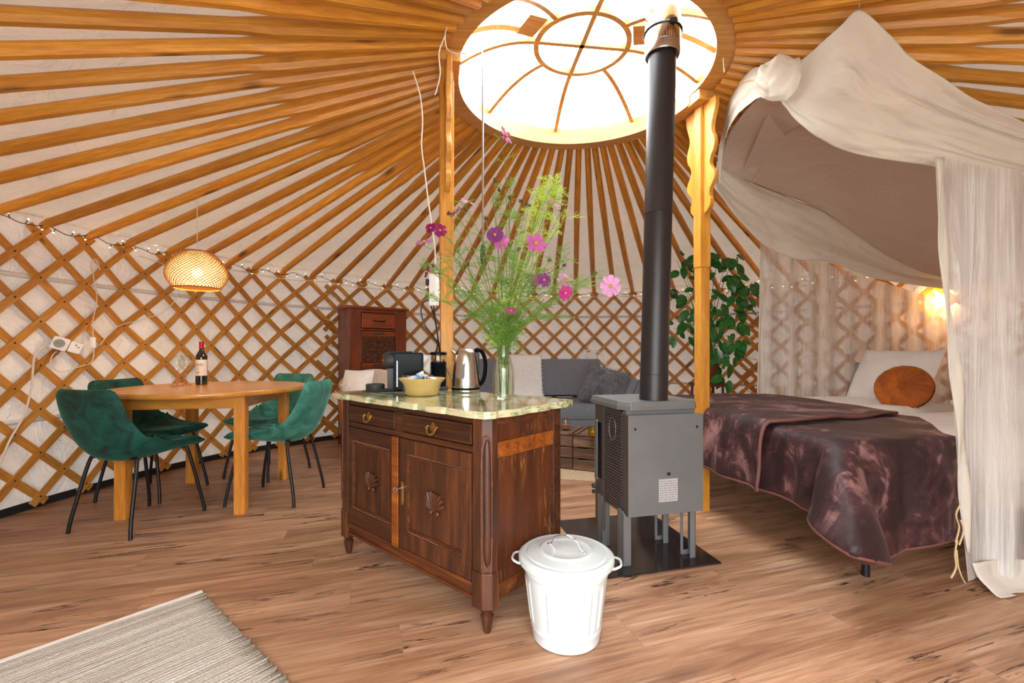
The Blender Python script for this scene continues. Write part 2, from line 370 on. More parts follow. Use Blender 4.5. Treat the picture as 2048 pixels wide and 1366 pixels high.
def rugmat():
    m = M('striped_cotton_rug'); st = m.noise(m.coords((1.2, 150, 1), rnd=False), 1.0, 4, .65, .1); w_ = m.noise(m.coords((160, 300, 1), rnd=False), 1, 2)
    c = m.ramp(st, [(.36, srgb(160, 150, 134)), (.48, srgb(188, 180, 166)), (.58, srgb(208, 204, 194)), (.66, srgb(228, 228, 222))])
    c = m.mix(m.ramp(w_, [(.4, .25), (.6, 0)]), c, srgb(140, 122, 104)); m.set(Base_Color=c, Roughness=.95); m.bump(m.mix(.5, st, w_), .9, .012); return m.m
MAT['rug'] = rugmat()
def fur():
    m = M('grey_faux_fur'); f = m.noise(m.coords((1, 1, 1)), 9, 6, .7, 2.5)
    m.set(Base_Color=m.ramp(f, [(.35, srgb(60, 60, 66)), (.55, srgb(110, 112, 120)), (.7, srgb(170, 172, 180))]), Roughness=.9, Sheen_Weight=.5); m.bump(f, 1, .04); return m.m
MAT['fur'] = fur()
def wicker():
    m = M('dark_wicker'); f = m.noise(m.coords((1, 1, 1)), 40, 3)
    m.set(Base_Color=m.ramp(f, [(.3, srgb(66, 34, 22)), (.7, srgb(134, 88, 62))]), Roughness=.5); return m.m
MAT['wicker'] = wicker()
MAT['rattan'] = plain('orange_rattan', srgb(176, 104, 58), .5, 0, .2)
MAT['cream_fabric'] = cloth('cream_chair_fabric', srgb(206, 190, 172), .4, 20, .01)
def bamboo():
    m = M('bamboo_strip'); m.set(Base_Color=srgb(176, 118, 46), Roughness=.5)
    t = m.node('ShaderNodeBsdfTranslucent'); t.inputs[0].default_value = (*srgb(240, 190, 100), 1); mx = m.node('ShaderNodeMixShader'); mx.inputs[0].default_value = .04
    m.l.new(m.b.outputs[0], mx.inputs[1]); m.l.new(t.outputs[0], mx.inputs[2]); m.l.new(mx.outputs[0], m.out.inputs[0]); return m.m
MAT['bamboo'] = bamboo()
def liner(name='lamp_liner', col=(.50, .42, .27), tr_=.12):
    m = M(name); t = m.node('ShaderNodeBsdfTranslucent'); t.inputs[0].default_value = (*col, 1); tr = m.node('ShaderNodeBsdfTransparent')
    mx = m.node('ShaderNodeMixShader'); mx.inputs[0].default_value = tr_; m.l.new(t.outputs[0], mx.inputs[1]); m.l.new(tr.outputs[0], mx.inputs[2]); m.l.new(mx.outputs[0], m.out.inputs[0]); return m.m
MAT['liner'] = liner()
MAT['paper_shade'] = liner('paper_star_shade', (1, .80, .5), .1)
# ================================================================ the round wall
KN = [(-180, 3.42), (-120, 3.40), (-84, 3.40), (-60, 3.46), (-42, 3.48), (-25, 3.62), (0, 3.76), (20, 3.92), (40, 4.05), (55, 3.98), (90, 3.85), (130, 3.6), (180, 3.42)]
def rad(az):
    az = (az+180) % 360-180
    for i in range(len(KN)-1):
        if KN[i][0] <= az <= KN[i+1][0]: break
    n = len(KN)-1
    g = lambda j: (KN[j % n][0]+360*(j//n), KN[j % n][1])
    p0, p1, p2, p3 = g(i-1), g(i), g(i+1), g(i+2)
    t = (az-p1[0])/(p2[0]-p1[0]); m1 = (p2[1]-p0[1])/(p2[0]-p0[0])*(p2[0]-p1[0]); m2 = (p3[1]-p1[1])/(p3[0]-p1[0])*(p2[0]-p1[0])
    return (2*t**3-3*t*t+1)*p1[1]+(t**3-2*t*t+t)*m1+(-2*t**3+3*t*t)*p2[1]+(t**3-t*t)*m2
def W(az, z, off=0.0):
    r = rad(az)+off; return V((CW0.x+r*sin(R(az)), CW0.y+r*cos(R(az)), z))
# index of the roof poles / lattice crowns -> azimuth
AZ = {-2: 7.3, -1: 11.2, 0: 15.2, 1: 18.8}
for k in range(1, 9): AZ[-2-k] = 7.3-4.36*k
for n_, a_ in enumerate((-32.3, -37.6, -42.4, -47.3, -52.4, -57.0, -61.2, -65.5, -69.7, -75.0, -79.3, -84.0)): AZ[-11-n_] = a_
k = -22; a_ = -84.0
while a_ > -168: k -= 1; a_ -= 4.75; AZ[k] = a_
K0 = k
k = 1; a_ = 18.8
while a_ < 58: k += 1; a_ += 3.9; AZ[k] = a_
while a_ < 170: k += 1; a_ += 4.7; AZ[k] = a_
K1 = k
def azf(x):
    i = math.floor(x); t = x-i
    lo = AZ.get(i, AZ[K0]+(i-K0)*4.75 if i < K0 else AZ[K1]+(i-K1)*4.7)
    hi = AZ.get(i+1, AZ[K0]+(i+1-K0)*4.75 if i+1 < K0 else AZ[K1]+(i+1-K1)*4.7)
    return lo+(hi-lo)*t
DOOR = (166, 204)
def in_door(az): return DOOR[0] < az % 360 < DOOR[1]

# floor planks, clipped to the round floor
OUT = [tuple(W(a, 0, .10).xy) for a in range(0, 360, 3)]
OUT = OUT[::-1]
def clip(poly):
    n = len(OUT)
    for i in range(n):
        a = OUT[i]; b = OUT[(i+1) % n]; ins = lambda p: (b[0]-a[0])*(p[1]-a[1])-(b[1]-a[1])*(p[0]-a[0]) >= 0
        out = []
        for j in range(len(poly)):
            p, q = poly[j-1], poly[j]; ip, iq = ins(p), ins(q)
            if ip != iq:
                d1 = (b[0]-a[0])*(p[1]-a[1])-(b[1]-a[1])*(p[0]-a[0]); d2 = (b[0]-a[0])*(q[1]-a[1])-(b[1]-a[1])*(q[0]-a[0])
                t = d1/(d1-d2); out.append((p[0]+(q[0]-p[0])*t, p[1]+(q[1]-p[1])*t))
            if iq: out.append(q)
        poly = out
        if len(poly) < 3: return []
    return poly
floor = MB().prism([tuple(W(a, 0, .12).xy) for a in range(360, 0, -4)], -.08, -.012).build('floor', plain('dark_subfloor', (.03, .02, .016), .8), kind='structure')
FA = R(18.2); fx = V((cos(FA), sin(FA))); fy = V((-sin(FA), cos(FA))); PW, PL = .193, 1.38
for j in range(-21, 22):
    off = (j*.437) % 1*PL
    for i in range(-4, 4):
        o = CW0+fx*(i*PL+off)+fy*(j*PW); g = .00025
        poly = [tuple(o+fx*a+fy*b) for a, b in ((g, g), (PL-g, g), (PL-g, PW-g), (g, PW-g))]
        poly = clip(poly)
        if len(poly) < 3: continue
        mw = Matrix.Rotation(FA, 4, 'Z'); mw.translation = (o.x, o.y, 0); inv = mw.inverted()
        loc = [tuple((inv @ V((p[0], p[1], 0))).xy) for p in poly]
        if max(p[0] for p in loc)-min(p[0] for p in loc) < .04: continue
        MB().prism(loc, -.011, 0).build('plank', MAT['floor'], floor, mw=mw)

# canvas wall, black skirt, tapes
def wall_fn(off, z0, z1, wob=0.0):
    def f(u, v):
        az = DOOR[1]+(360-(DOOR[1]-DOOR[0]))*u; z = z0+(z1-z0)*v
        o = off+wob*noise.noise(V((az*.22, z*3.0, 0)))+wob*.6*noise.noise(V((az*.9, z*7, 4)))
        return W(az, z, o)
    return f
wall = MB().grid(wall_fn(.050, 0, 1.90, .016), 360, 14).build('wall_round', MAT['canvas'], smooth=True, kind='structure', ang=180)
MB().grid(wall_fn(.030, .001, .05), 180, 1).build('skirt', plain('black_skirt', (.01, .01, .01), .7), wall, solid=.006)
MB().grid(wall_fn(.026, 1.445, 1.475), 240, 1).build('upper_tape', MAT['tape'], wall, smooth=True, solid=.003)
MB().grid(wall_fn(.028, .545, .575), 240, 1).build('lower_tape', MAT['tape'], wall, smooth=True, solid=.003)
# lattice laths
ZT = 1.735; CH = .277
def lath(i, sgn, off, z0=.03, z1=1.785, w=.045, par=wall):
    n = 12 if z1-z0 > .8 else 4; b = MB(); pts = []
    for k in range(n+1):
        z = z0+(z1-z0)*k/n; az = azf(i+sgn*(z-ZT)/CH); pts.append((az, z))
    if any(in_door(a) for a, z in pts[1:-1]): return
    mid = pts[n//2]; nm = V((sin(R(mid[0])), cos(R(mid[0])), 0)); c = W(mid[0], mid[1], off)
    mw = frame(c, W(*pts[n], off)-W(*pts[0], off), nm); inv = mw.inverted()
    for k, (az, z) in enumerate(pts):
        p = W(az, z, off); q = W(*pts[min(k+1, n)], off)-W(*pts[max(k-1, 0)], off); q.normalize()
        nn = V((sin(R(az)), cos(R(az)), 0)); s = q.cross(nn).normalized()
        for a, d in ((-w/2, -.0055), (w/2, -.0055), (w/2, .0055), (-w/2, .0055)): b.v.append(inv @ (p+s*a+nn*d))
    for k in range(n):
        for e in range(4): b.f.append((k*4+e, k*4+(e+1) % 4, k*4+4+(e+1) % 4, k*4+4+e))
    b.f.append((3, 2, 1, 0)); b.f.append((n*4, n*4+1, n*4+2, n*4+3))
    b.build('lath', MAT['lath'], par, mw=mw)
for i in range(K0-3, K1+8):
    lath(i, 1, 0.0); lath(i, -1, .013)
bt = MB()
for i in range(K0, K1+1):
    for r_ in range(0, 13):
        z = ZT-r_*CH/2
        if z < .05: continue
        az = azf(i+(.5 if r_ % 2 else 0))
        if in_door(az): continue
        if -130 < az < 75: bt.ball(W(az, z, -.0065), .0062, 6, 4)
bt.build('lath_knots', MAT['bolt'], wall, kind='stuff')
# overlapping lattice ends where two wall sections are tied together
for base, lst in ((-13.15, (-.0,)), (6.35, (0,))):
    for r_ in range(6):
        z = 1.64-r_*CH
        for s_, o_ in ((1, -.014), (-1, -.004)):
            zz = z-(0 if s_ > 0 else .06)
            j = base+.35*s_*((r_ % 2)-.5)
            # short lath ends crossing near the joint
            ii = j-s_*(zz-ZT)/CH
            lath(ii, s_, o_, max(.04, zz-.15), min(1.77, zz+.13))
tb = MB()
for base in (-13.15, 6.35):
    for r_ in range(6):
        for q in (-.05, .07):
            z = 1.64-r_*CH+q; az = azf(base+(.12 if q > 0 else -.12)); a = W(az-1.1, z+.022, -.024); c = W(az+1.1, z-.022, -.024)
            for d in (0, .006): tb.tube([a+V((0, 0, d)), (a+c)/2+V((0, 0, d+.004)), c+V((0, 0, d))], .0022, 5)
tb.build('rope_ties', MAT['rope'], wall, kind='stuff')

# ================================================================ roof
def roof_fn(u, v):
    az = 360*u; rw = rad(az)+.06; s = sin(pi*v); dd = V((sin(R(az)), cos(R(az)))); pi_ = C0+dd*.80; po_ = CW0+dd*rw; q = pi_+(po_-pi_)*v
    o = .075-.012*s*abs(sin(u*2*pi*84/2))+.018*noise.noise(V((az*.25, v*12, 2)))
    return V((q.x, q.y, ZR+(ZW-ZR)*v+o))
ceil = MB().grid(roof_fn, 540, 26, True).build('ceiling', MAT['canvas_roof'], smooth=True, kind='structure', ang=180)
for i in range(K0-2, K1+3):
    az = azf(i); d = V((sin(R(az)), cos(R(az)), 0)); rw = rad(az)
    a = V((C0.x, C0.y, ZR+.012))+d*.815; e = V((CW0.x, CW0.y, ZW+.005))+d*(rw-.015)
    L = (e-a).length; mw = frame(a, e-a, V((0, 0, 1))); b = MB()
    j = random.uniform(-.012, .012)
    st = [(0, .044, .060), (L*.30+j, .056, .074), (L*.345+j, .056, .054), (L*.75, .058, .054), (L-.05, .052, .050), (L, .034, .032)]
    ph = random.uniform(0, 6); cx_ = .35
    for x, wd, h in st:
        yy = .004*sin(x*1.7+ph); zz = .004*sin(x*1.3+ph*2)
        for s1, s2 in ((-1, -cx_), (-cx_*1.4, -1), (cx_*1.4, -1), (1, -cx_), (1, cx_), (cx_*1.4, 1), (-cx_*1.4, 1), (-1, cx_)): b.v.append(V((x, yy+s1*wd/2, zz+s2*h/2)))
    n = 8
    for k in range(len(st)-1):
        for q in range(n): b.f.append((k*n+q, k*n+(q+1) % n, (k+1)*n+(q+1) % n, (k+1)*n+q))
    b.f.append(tuple(range(n))[::-1]); b.f.append(tuple((len(st)-1)*n+q for q in range(n)))
    b.build('roof_pole', MAT['rafter'], ceil, mw=mw)

# roof ring with its dome
crown = thing('roof_ring', 'round pine roof ring with curved spokes and a clear dome, high above the stove pipe', 'roof ring', (C0.x, C0.y, 0))
RI, RO = .718, .832
def arc(b, r0, r1, z0, z1, a0, a1, n):
    B = len(b.v)
    for k in range(n+1):
        a = R(a0+(a1-a0)*k/n)
        for r, z in ((r0, z0), (r1, z0), (r1, z1), (r0, z1)): b.v.append(V((r*sin(a), r*cos(a), z)))
    for k in range(n):
        for e in range(4): b.f.append((B+k*4+e, B+k*4+(e+1) % 4, B+k*4+4+(e+1) % 4, B+k*4+4+e))
    b.f += [(B, B+1, B+2, B+3), (B+n*4+3, B+n*4+2, B+n*4+1, B+n*4)]
b = MB(); arc(b, RI, RO, ZR+.005, ZR+.062, -104, 76, 60); arc(b, RI, RO, ZR+.005, ZR+.062, 76, 256, 60); b.build('upper_rim', MAT['ring'], crown, smooth=True, ang=35)
b = MB(); arc(b, RI-.004, RO-.02, ZR-.05, ZR+.004, -104, 76, 60); b.build('lower_rim', MAT['ring'], crown, smooth=True, ang=35)
ZD = ZR+.06; ZH = 2.798; RH = .275
def domez(r): return ZD+(ZH-ZD)*(1-((r-RH)/(RI-RH))**2) if r > RH else ZH+.012*(1-(r/RH)**2)
for k in range(8):
    a = R(-7+45*k); d = V((sin(a), cos(a), 0)); s = V((cos(a), -sin(a), 0)); b = MB(); n = 10
    for q in range(n+1):
        r = RH+(RI+.03-RH)*q/n; z = domez(min(r, RI))
        for e, h in ((-.013, -.03), (.013, -.03), (.013, .0), (-.013, .0)): b.v.append(d*r+s*e+V((0, 0, z+h)))
    for q in range(n):
        for e in range(4): b.f.append((q*4+e, q*4+(e+1) % 4, q*4+4+(e+1) % 4, q*4+4+e))
    b.build('spoke', MAT['ring'], crown, smooth=True, ang=35)
b = MB(); arc(b, RH-.022, RH+.008, ZH-.032, ZH+.002, 0, 360, 48); b.build('hub', MAT['ring'], crown, smooth=True, ang=35)
for k in (0, 2):
    a = R(-7+45*k); d = V((sin(a), cos(a), 0)); mw = frame(V((0, 0, ZH-.014)), d, V((0, 0, 1)))
    MB().box((0, 0, 0), (2*(RH-.015), .026, .03)).build('cross_bar', MAT['ring'], crown, mw=mw)
for a0 in (-119, 106):                                             # hatch boards with their curved bars
    d = V((sin(R(a0)), cos(R(a0)), 0)); sd = V((cos(R(a0)), -sin(R(a0)), 0))
    mw = frame(d*.345+V((0, 0, domez(.345)-.012)), d*.11+V((0, 0, domez(.40)-domez(.29))), V((0, 0, 1))); MB().box((0, 0, 0), (.11, .16, .026)).build('hatch_board', MAT['ring'], crown, mw=mw)
    b = MB(); pth = [d*(.40+.32*q/8)+sd*.05*(1-q/8)+V((0, 0, domez(min(RI, .40+.32*q/8))-.02)) for q in range(9)]
    b.tube(pth, .017, 4); b.build('hatch_bar', MAT['ring'], crown)
dm = MB().grid(lambda u, v: V(((RI+.02)*v*sin(2*pi*u), (RI+.02)*v*cos(2*pi*u), domez(min((RI+.02)*v, RI))+.018)), 48, 12, True)
dm.build('dome', MAT['dome'], crown, smooth=True)
for az, lb in ((-104, 'left'), (76, 'right')):
    d = V((sin(R(az)), cos(R(az)), 0)); t = V((d.y, -d.x, 0)); nr = t if t.y < 0 else -t
    mw = frame(d*(RI+RO)/2+nr*.035+V((0, 0, ZR-.028)), t, V((0, 0, 1)))
    MB().box((0, 0, 0), (.11, .112, .062), bev=.006).build('joint_block', MAT['ring'], crown, mw=mw)
# posts with scrolled brackets
def post(az, label, brk):
    d = V((sin(R(az)), cos(R(az)), 0)); p = V((C0.x, C0.y, 0))+d*(.786 if az < 0 else .805)
    po = thing('support_post', label, 'post', (p.x, p.y, 0), -R(az), 'posts under the roof ring')
    MB().box((0, 0, (ZR-.055)/2), (.062, .066, ZR-.055), bev=.004).build('shaft', MAT['post'], po)
    b = MB().box((0, 0, 1.98), (.070, .074, .93), bev=.005); b.build('upper_sleeve', MAT['post'], po)
    prof = [(0, 0), (.105, 0), (.108, -.05), (.092, -.10), (.072, -.16), (.075, -.20), (.092, -.235), (.100, -.275), (.088, -.315), (.066, -.345), (.055, -.385), (.075, -.42), (.095, -.45), (.098, -.485), (.078, -.515), (.056, -.54), (.052, -.575), (.062, -.605), (.058, -.64), (.03, -.665), (0, -.68)]
    pr = [(p.x, p.y) for p in bez([(x, z, 0) for x, z in prof[1:]], 4)]
    for sg in brk:
        poly = [(0, 0)]+pr
        MB().prism([(x*sg, z) for x, z in poly], -.014, .014, lambda x, z, t_: (x+sg*.035, t_, z+ZR-.055)).build('bracket', MAT['post'], po, bevel=.003)
    return po
post(-104, 'pine post behind the marble-topped sideboard, to the left of the flowers', (1, -1))
post(76, 'pine post between the grey stove and the bed, with two scrolled brackets', (1, -1))
# ================================================================ sideboard
SX = V((.749, -.663)); SO = V((-.848, 2.249)); SRZ = atan2(-.663, .749)
def SB(lx, ly, z): return V((SO.x+SX.x*lx-SX.y*ly, SO.y+SX.y*lx+SX.x*ly, z))
sb = thing('sideboard', 'antique carved dark oak sideboard with two drawers and two shell-carved doors', 'sideboard', (SO.x, SO.y, 0), SRZ)
CW, CD = 1.018, .436
b = MB()
b.bx(.02, CW-.02, .03, CD-.01, .11, .745)                         # core
b.bx(.0, .05, CD-.05, CD, .092, .76).bx(CW-.05, CW, CD-.05, CD, .092, .76)
b.bx(.06, CW-.06, .012, .05, .735, .762); b.bx(.45, .52, .010, .04, .63, .74); b.bx(.05, CW-.05, .006, .05, .632, .656)
b.build('carcass', MAT['antique_red'], sb, bevel=.003)
b = MB(); b.bx(.045, CW-.045, -.002, .05, .150, .171).bx(.045, CW-.045, .010, .05, .104, .150).bx(.045, CW-.045, .0, .05, .112, .124)
b.build('base_rail', MAT['antique_h'], sb, bevel=.004)
for sx in (0, 1):                                                  # chamfered front corner posts with a turned half column
    X = (lambda x: x) if sx == 0 else (lambda x: CW-x)
    poly = [(0, .055), (0, .026), (.026, 0), (.072, 0), (.072, .055)]
    poly = [(X(x), y) for x, y in poly]
    if sx: poly = poly[::-1]
    b = MB().prism(poly, .20, .762); b.prism([(p[0]+(-.006 if (p[0] < .5) else .006)*(1 if abs(p[0]-X(.072)) > .01 else 0), p[1]-(.006 if p[1] < .05 else 0)) for p in poly], .092, .22)
    b.build('corner_post', MAT['antique'], sb, bevel=.003)
    cx, cy = X(.0145), .0145
    b = MB().lathe([(.0, .235), (.008, .25), (.0135, .275), (.0145, .30), (.0145, .62), (.0125, .655), (.008, .68), (0, .692)], 14, (cx, cy, 0))
    b.build('corner_column', MAT['antique'], sb, smooth=True)
    b = MB()
    dx = -1 if sx == 0 else 1
    for s_ in (-1, 1):
        q = (cx+s_*.017*.7*(1 if sx == 0 else 1), cy-s_*.017*.7*(1 if sx == 0 else -1))
        b.tube(bez([(cx-.004*(-dx), cy-.010, .222), (q[0], q[1]-.003, .25), (q[0], q[1]-.003, .64), (cx, cy-.006, .70)], 6), .0028, 6)
    b.build('column_moulding', MAT['antique_h'], sb, smooth=True)
for fx_, fy_ in ((.03, .03), (CW-.03, .03), (.03, CD-.03), (CW-.03, CD-.03)):
    MB().lathe([(.0, 0), (.011, 0), (.014, .006), (.022, .052), (.024, .062), (.016, .068), (.022, .076), (.024, .08), (.015, .086), (.024, .096)], 18, (fx_, fy_, 0)).build('foot', MAT['antique'], sb, smooth=True)
# right side: framed panels
MB().bx(CW-.035, CW-.006, .06, CD-.045, .732, .762).build('side_rail', MAT['antique_h'], sb, bevel=.003); MB().bx(CW-.03, CW-.004, .055, CD-.04, .109, .165).build('side_rail', MAT['antique_h'], sb, bevel=.003)
MB().bx(CW-.030, CW-.003, .055, CD-.04, .614, .672).build('side_rail', MAT['orange_rail'], sb, bevel=.003)
MB().bx(CW-.030, CW-.012, .055, CD-.04, .165, .614).build('side_panel', MAT['worn'], sb)
MB().bx(CW-.030, CW-.012, .055, CD-.04, .672, .732).build('side_panel', MAT['worn'], sb)
MB().bx(.01, .03, .055, CD-.04, .11, .75).build('side_panel', MAT['antique'], sb)
def bail(b, cx, z, r=.026):
    b.tube([(cx+r*cos(a)*1.05, -.012-.006*sin(-a), z+r*sin(a)*1.15+.006) for a in [R(-180+180*k/12-0) for k in range(13)]], .0044, 8)
for x0, x1 in ((.076, .458), (.518, .935)):
    dr = MB().bx(x0, x1, .002, .03, .660, .733).build('drawer', MAT['antique_red'], sb, bevel=.003)
    b = MB()
    for z in (.671, .679, .687, .706, .714, .722):
        b.tube([(x0+.004, .0015, z), (x1-.004, .0015, z)], .0026, 6)
    b.build('drawer_bead', MAT['antique_red'], dr, smooth=True)
    cx = (x0+x1)/2; b = MB()
    pl = [(cx+.020*cos(t)*(1+.12*cos(4*t)), .697+.021*sin(t)*(1+.12*cos(4*t))) for t in [2*pi*k/24 for k in range(24)]]
    b.prism(pl, -.003, .001, lambda x, z, t_: (x, t_, z)); bail(b, cx, .697)
    b.ball((cx-.027, -.006, .704), .0055, 8, 6); b.ball((cx+.027, -.006, .704), .0055, 8, 6); b.build('handle', MAT['brass'], dr, smooth=True)
def shell(b, cx, cz, y0, s=1.0):
    for k in range(9):
        a = R(22+17*k); L = .062*s*(1+.06*sin(k*1.3)); c0 = V((cx, y0-.002, cz-.030*s)); tip = c0+V((cos(a)*L, -.004, sin(a)*L*1.15))
        mid = (c0+tip)/2+V((0, -.008, 0)); b.tube([c0, mid, tip, tip+V((cos(a)*.004, .004, sin(a)*.004))], [.0035, .008*s, .0092*s, .002], 8)
    for s_ in (-1, 1): b.ball((cx+s_*.020*s, y0-.006, cz-.040*s), .012*s, 10, 7, (1, .6, 1))
    b.ball((cx, y0-.004, cz-.026*s), .012*s, 8, 6, (1, .6, 1))
for k, (x0, x1, p0, p1) in enumerate(((.076, .488, .118, .425), (.493, .935, .553, .890))):
    z0, z1, q0, q1 = .174, .630, .246, .572
    b = MB(); b.bx(x0, x1, .0, .026, z0, q0).bx(x0, x1, .0, .026, q1, z1); b.bx(x0, p0, .0, .026, q0, q1).bx(p1, x1, .0, .026, q0, q1)
    dr = b.build('door', MAT['antique_red' if k == 0 else 'antique'], sb, bevel=.002)
    MB().bx(p0, p1, .010, .022, q0, q1).build('door_panel', MAT['antique'], dr)
    b = MB()
    for zz in (q0+.004, q1-.004):
        n = int((p1-p0)/.0085)
        for i in range(n): b.ball((p0+.006+i*.0085, .003, zz), .0036, 6, 4)
        b.bx(p0, p1, .004, .012, zz-.011 if zz > .4 else zz+.005, zz-.005 if zz > .4 else zz+.011)
    b.bx(p0, p0+.006, .003, .012, q0, q1).bx(p1-.006, p1, .003, .012, q0, q1); b.build('beading', MAT['antique_h'], dr, smooth=True)
    b = MB(); shell(b, (p0+p1)/2, .405, .010, 1.0 if k else .92); b.build('shell_carving', MAT['antique'], dr, smooth=True)
    kx = .470 if k == 0 else .521
    b = MB().bx(kx-.009, kx+.009, -.003, .001, .365, .44, .0).bx(kx-.006, kx+.006, -.004, .001, .355, .45, .0)
    b.build('key_plate', MAT['brass'], dr, bevel=.002)
    if k:
        b = MB().tube([(kx, .0, .425), (kx, -.03, .425)], .003, 8); b.tube([(kx+.012*cos(t), -.034, .425+.009*sin(t)) for t in [2*pi*q/12 for q in range(12)]], .0028, 6, closed=True); b.build('key', MAT['chrome'], dr, smooth=True)
    else:
        MB().bx(.452, .496, -.007, .0, .168, .633).build('cover_strip', MAT['orange_rail'], dr, bevel=.003)
# marble slab with scalloped broken edge
pts = []
def edge(a, c, n, amp, seed):
    rr = random.Random(seed); a = V(a); c = V(c); d = (c-a); nn = V((d.y, -d.x)).normalized(); out = []
    for k in range(n):
        w0 = k/n; wid = 1/n
        for t, h in ((.0, .1), (.15, .45), (.4, .85), (.7, 1.0), (.92, .8), (.985, .3)):
            out.append(a+d*(w0+wid*t)+nn*(amp*(h*rr.uniform(.7, 1.2)-.5)))
    return out
pts = edge((-.035, -.03), (1.005, -.034), 6, .013, 3)+[V((1.03, -.028)), V((1.046, -.012)), V((1.05, .01))]+edge((1.05, .03), (1.045, .475), 3, .013, 5)+[V((1.035, .50)), V((1.0, .505))]+edge((.98, .500), (-.02, .475), 7, .008, 9)+[V((-.045, .455))]+edge((-.045, .44), (-.045, -.02), 3, .012, 11)
mt = MB().prism([(p.x, p.y) for p in pts], .7635, .7895).build('marble_top', MAT['marble'], smooth=False, bevel=.006)
mt.location = (SO.x, SO.y, 0); mt.rotation_euler = (0, 0, SRZ)
tag(mt, 'green and cream onyx marble slab with scalloped edge on the antique sideboard', 'marble slab')
MT = .790

# things on the marble
def at_sb(lx, ly): p = SB(lx, ly, MT); return (p.x, p.y, MT)
# coffee machine: local +x points to the front (tray)
cm = thing('coffee_machine', 'glossy black capsule coffee machine with round drip tray on the marble top', 'coffee machine', at_sb(.155, .275), R(192))
b = MB().box((-.015, 0, .100), (.150, .092, .194), bev=.014); b.box((.02, 0, .197), (.11, .07, .012), bev=.004); b.box((.07, 0, .006), (.12, .07, .012), bev=.004); b.build('body', MAT['black_plastic'], cm, smooth=True)
b = MB().tube([(.05, 0, .158), (.094, 0, .158), (.104, 0, .158)], [.044, .043, .036], 28).build('brew_head', MAT['black_matte'], cm, smooth=True)
MB().tube([(.098, 0, .158), (.112, 0, .158)], [.032, .029], 24).build('capsule_door', plain('copper_brown_cap', srgb(104, 64, 38), .35, .5), cm, smooth=True)
MB().box((.073, 0, .065), (.030, .062, .105), bev=.004).build('front_column', MAT['black_matte'], cm, smooth=True)
b = MB()
for k in range(8): b.bx(.0885, .0905, -.028, .028, .024+.012*k, .029+.012*k)
b.build('vent_slats', MAT['grey_plastic'], cm, kind='stuff')
MB().lathe([(.0, .0), (.043, .0), (.046, .005), (.047, .034), (.043, .038), (.038, .035), (.0, .032)], 28, (.150, 0, 0)).build('drip_tray', MAT['black_matte'], cm, smooth=True)
MB().box((.040, .0465, .09), (.004, .002, .13)).build('side_trim', MAT['chrome'], cm)
MB().box((-.112, 0, .10), (.046, .080, .180), bev=.010).build('water_tank', MAT['glass'], cm, smooth=True)
# milk frother
fr = thing('milk_frother', 'black ribbed milk frother jug with a clear lid, between coffee machine and kettle', 'milk frother', at_sb(.235, .425))
pr = [(.0, .022), (.038, .022)]
for k in range(16): pr += [(.0435, .026+k*.0075), (.0415, .0298+k*.0075)]
pr += [(.041, .148)]
MB().lathe(pr+[(0, .148)], 32).build('jug', MAT['black_plastic'], fr, smooth=True, ang=20)
MB().lathe([(0, 0), (.052, 0), (.054, .008), (.048, .02), (0, .02)], 32).build('base', MAT['black_matte'], fr, smooth=True)
MB().lathe([(.041, .148), (.0425, .152), (.0425, .188), (.040, .192), (0, .194)], 32).build('lid', MAT['glass'], fr, smooth=True)
MB().lathe([(.041, .184), (.045, .186), (.045, .196), (.036, .200), (0, .201)], 32).build('lid_cap', MAT['black_plastic'], fr, smooth=True)
# kettle
kt = thing('electric_kettle', 'brushed steel electric kettle with black handle on the marble top', 'kettle', at_sb(.435, .44), R(0))
pr = [(0, .022), (.070, .022), (.0715, .03), (.069, .06), (.0655, .10), (.061, .145), (.055, .185), (.047, .207), (.030, .218), (0, .222)]
MB().lathe(pr, 36).build('body', MAT['steel'], kt, smooth=True, ang=50)
MB().lathe([(0, 0), (.070, 0), (.072, .004), (.072, .012), (.069, .016), (0, .016)], 36).build('power_base', MAT['steel'], kt, smooth=True)
MB().lathe([(.068, .016), (.0725, .0165), (.0725, .0225), (.068, .024)], 36).build('seal_ring', MAT['black_plastic'], kt, smooth=True)
b = MB(); hp = bez([(.040, 0, .200), (.064, 0, .212), (.086, 0, .19), (.097, 0, .14), (.092, 0, .08), (.078, 0, .045), (.062, 0, .035)], 6)
b.tube(hp, [.016]*6+[.014]*(len(hp)-6), 10, flat=.75); b.build('handle', MAT['black_plastic'], kt, smooth=True)
b = MB().bx(.03, .066, -.020, .020, .05, .20, .012).build('handle_plate', MAT['black_matte'], kt, smooth=True)
b = MB(); a = R(262); cc = V((cos(a), sin(a), 0)); tt = V((-sin(a), cos(a), 0))
def win(u, v):
    ang = 2*pi*u; x = .011*v*cos(ang); z = .052*v*sin(ang); x = max(-.010, min(.010, x*1.3)); r = .0665-(.115+z-.06)*.16+.0068
    return cc*r+tt*x+V((0, 0, .120+z))
MB().grid(win, 24, 3, True).build('water_window', plain('grey_gauge', srgb(116, 116, 110), .3), kt, smooth=True)
MB().tube([(.055*cos(R(200)), .055*sin(R(200)), .200), (.072*cos(R(200)), .072*sin(R(200)), .212)], [.016, .010], 8).build('spout', MAT['steel'], kt, smooth=True)
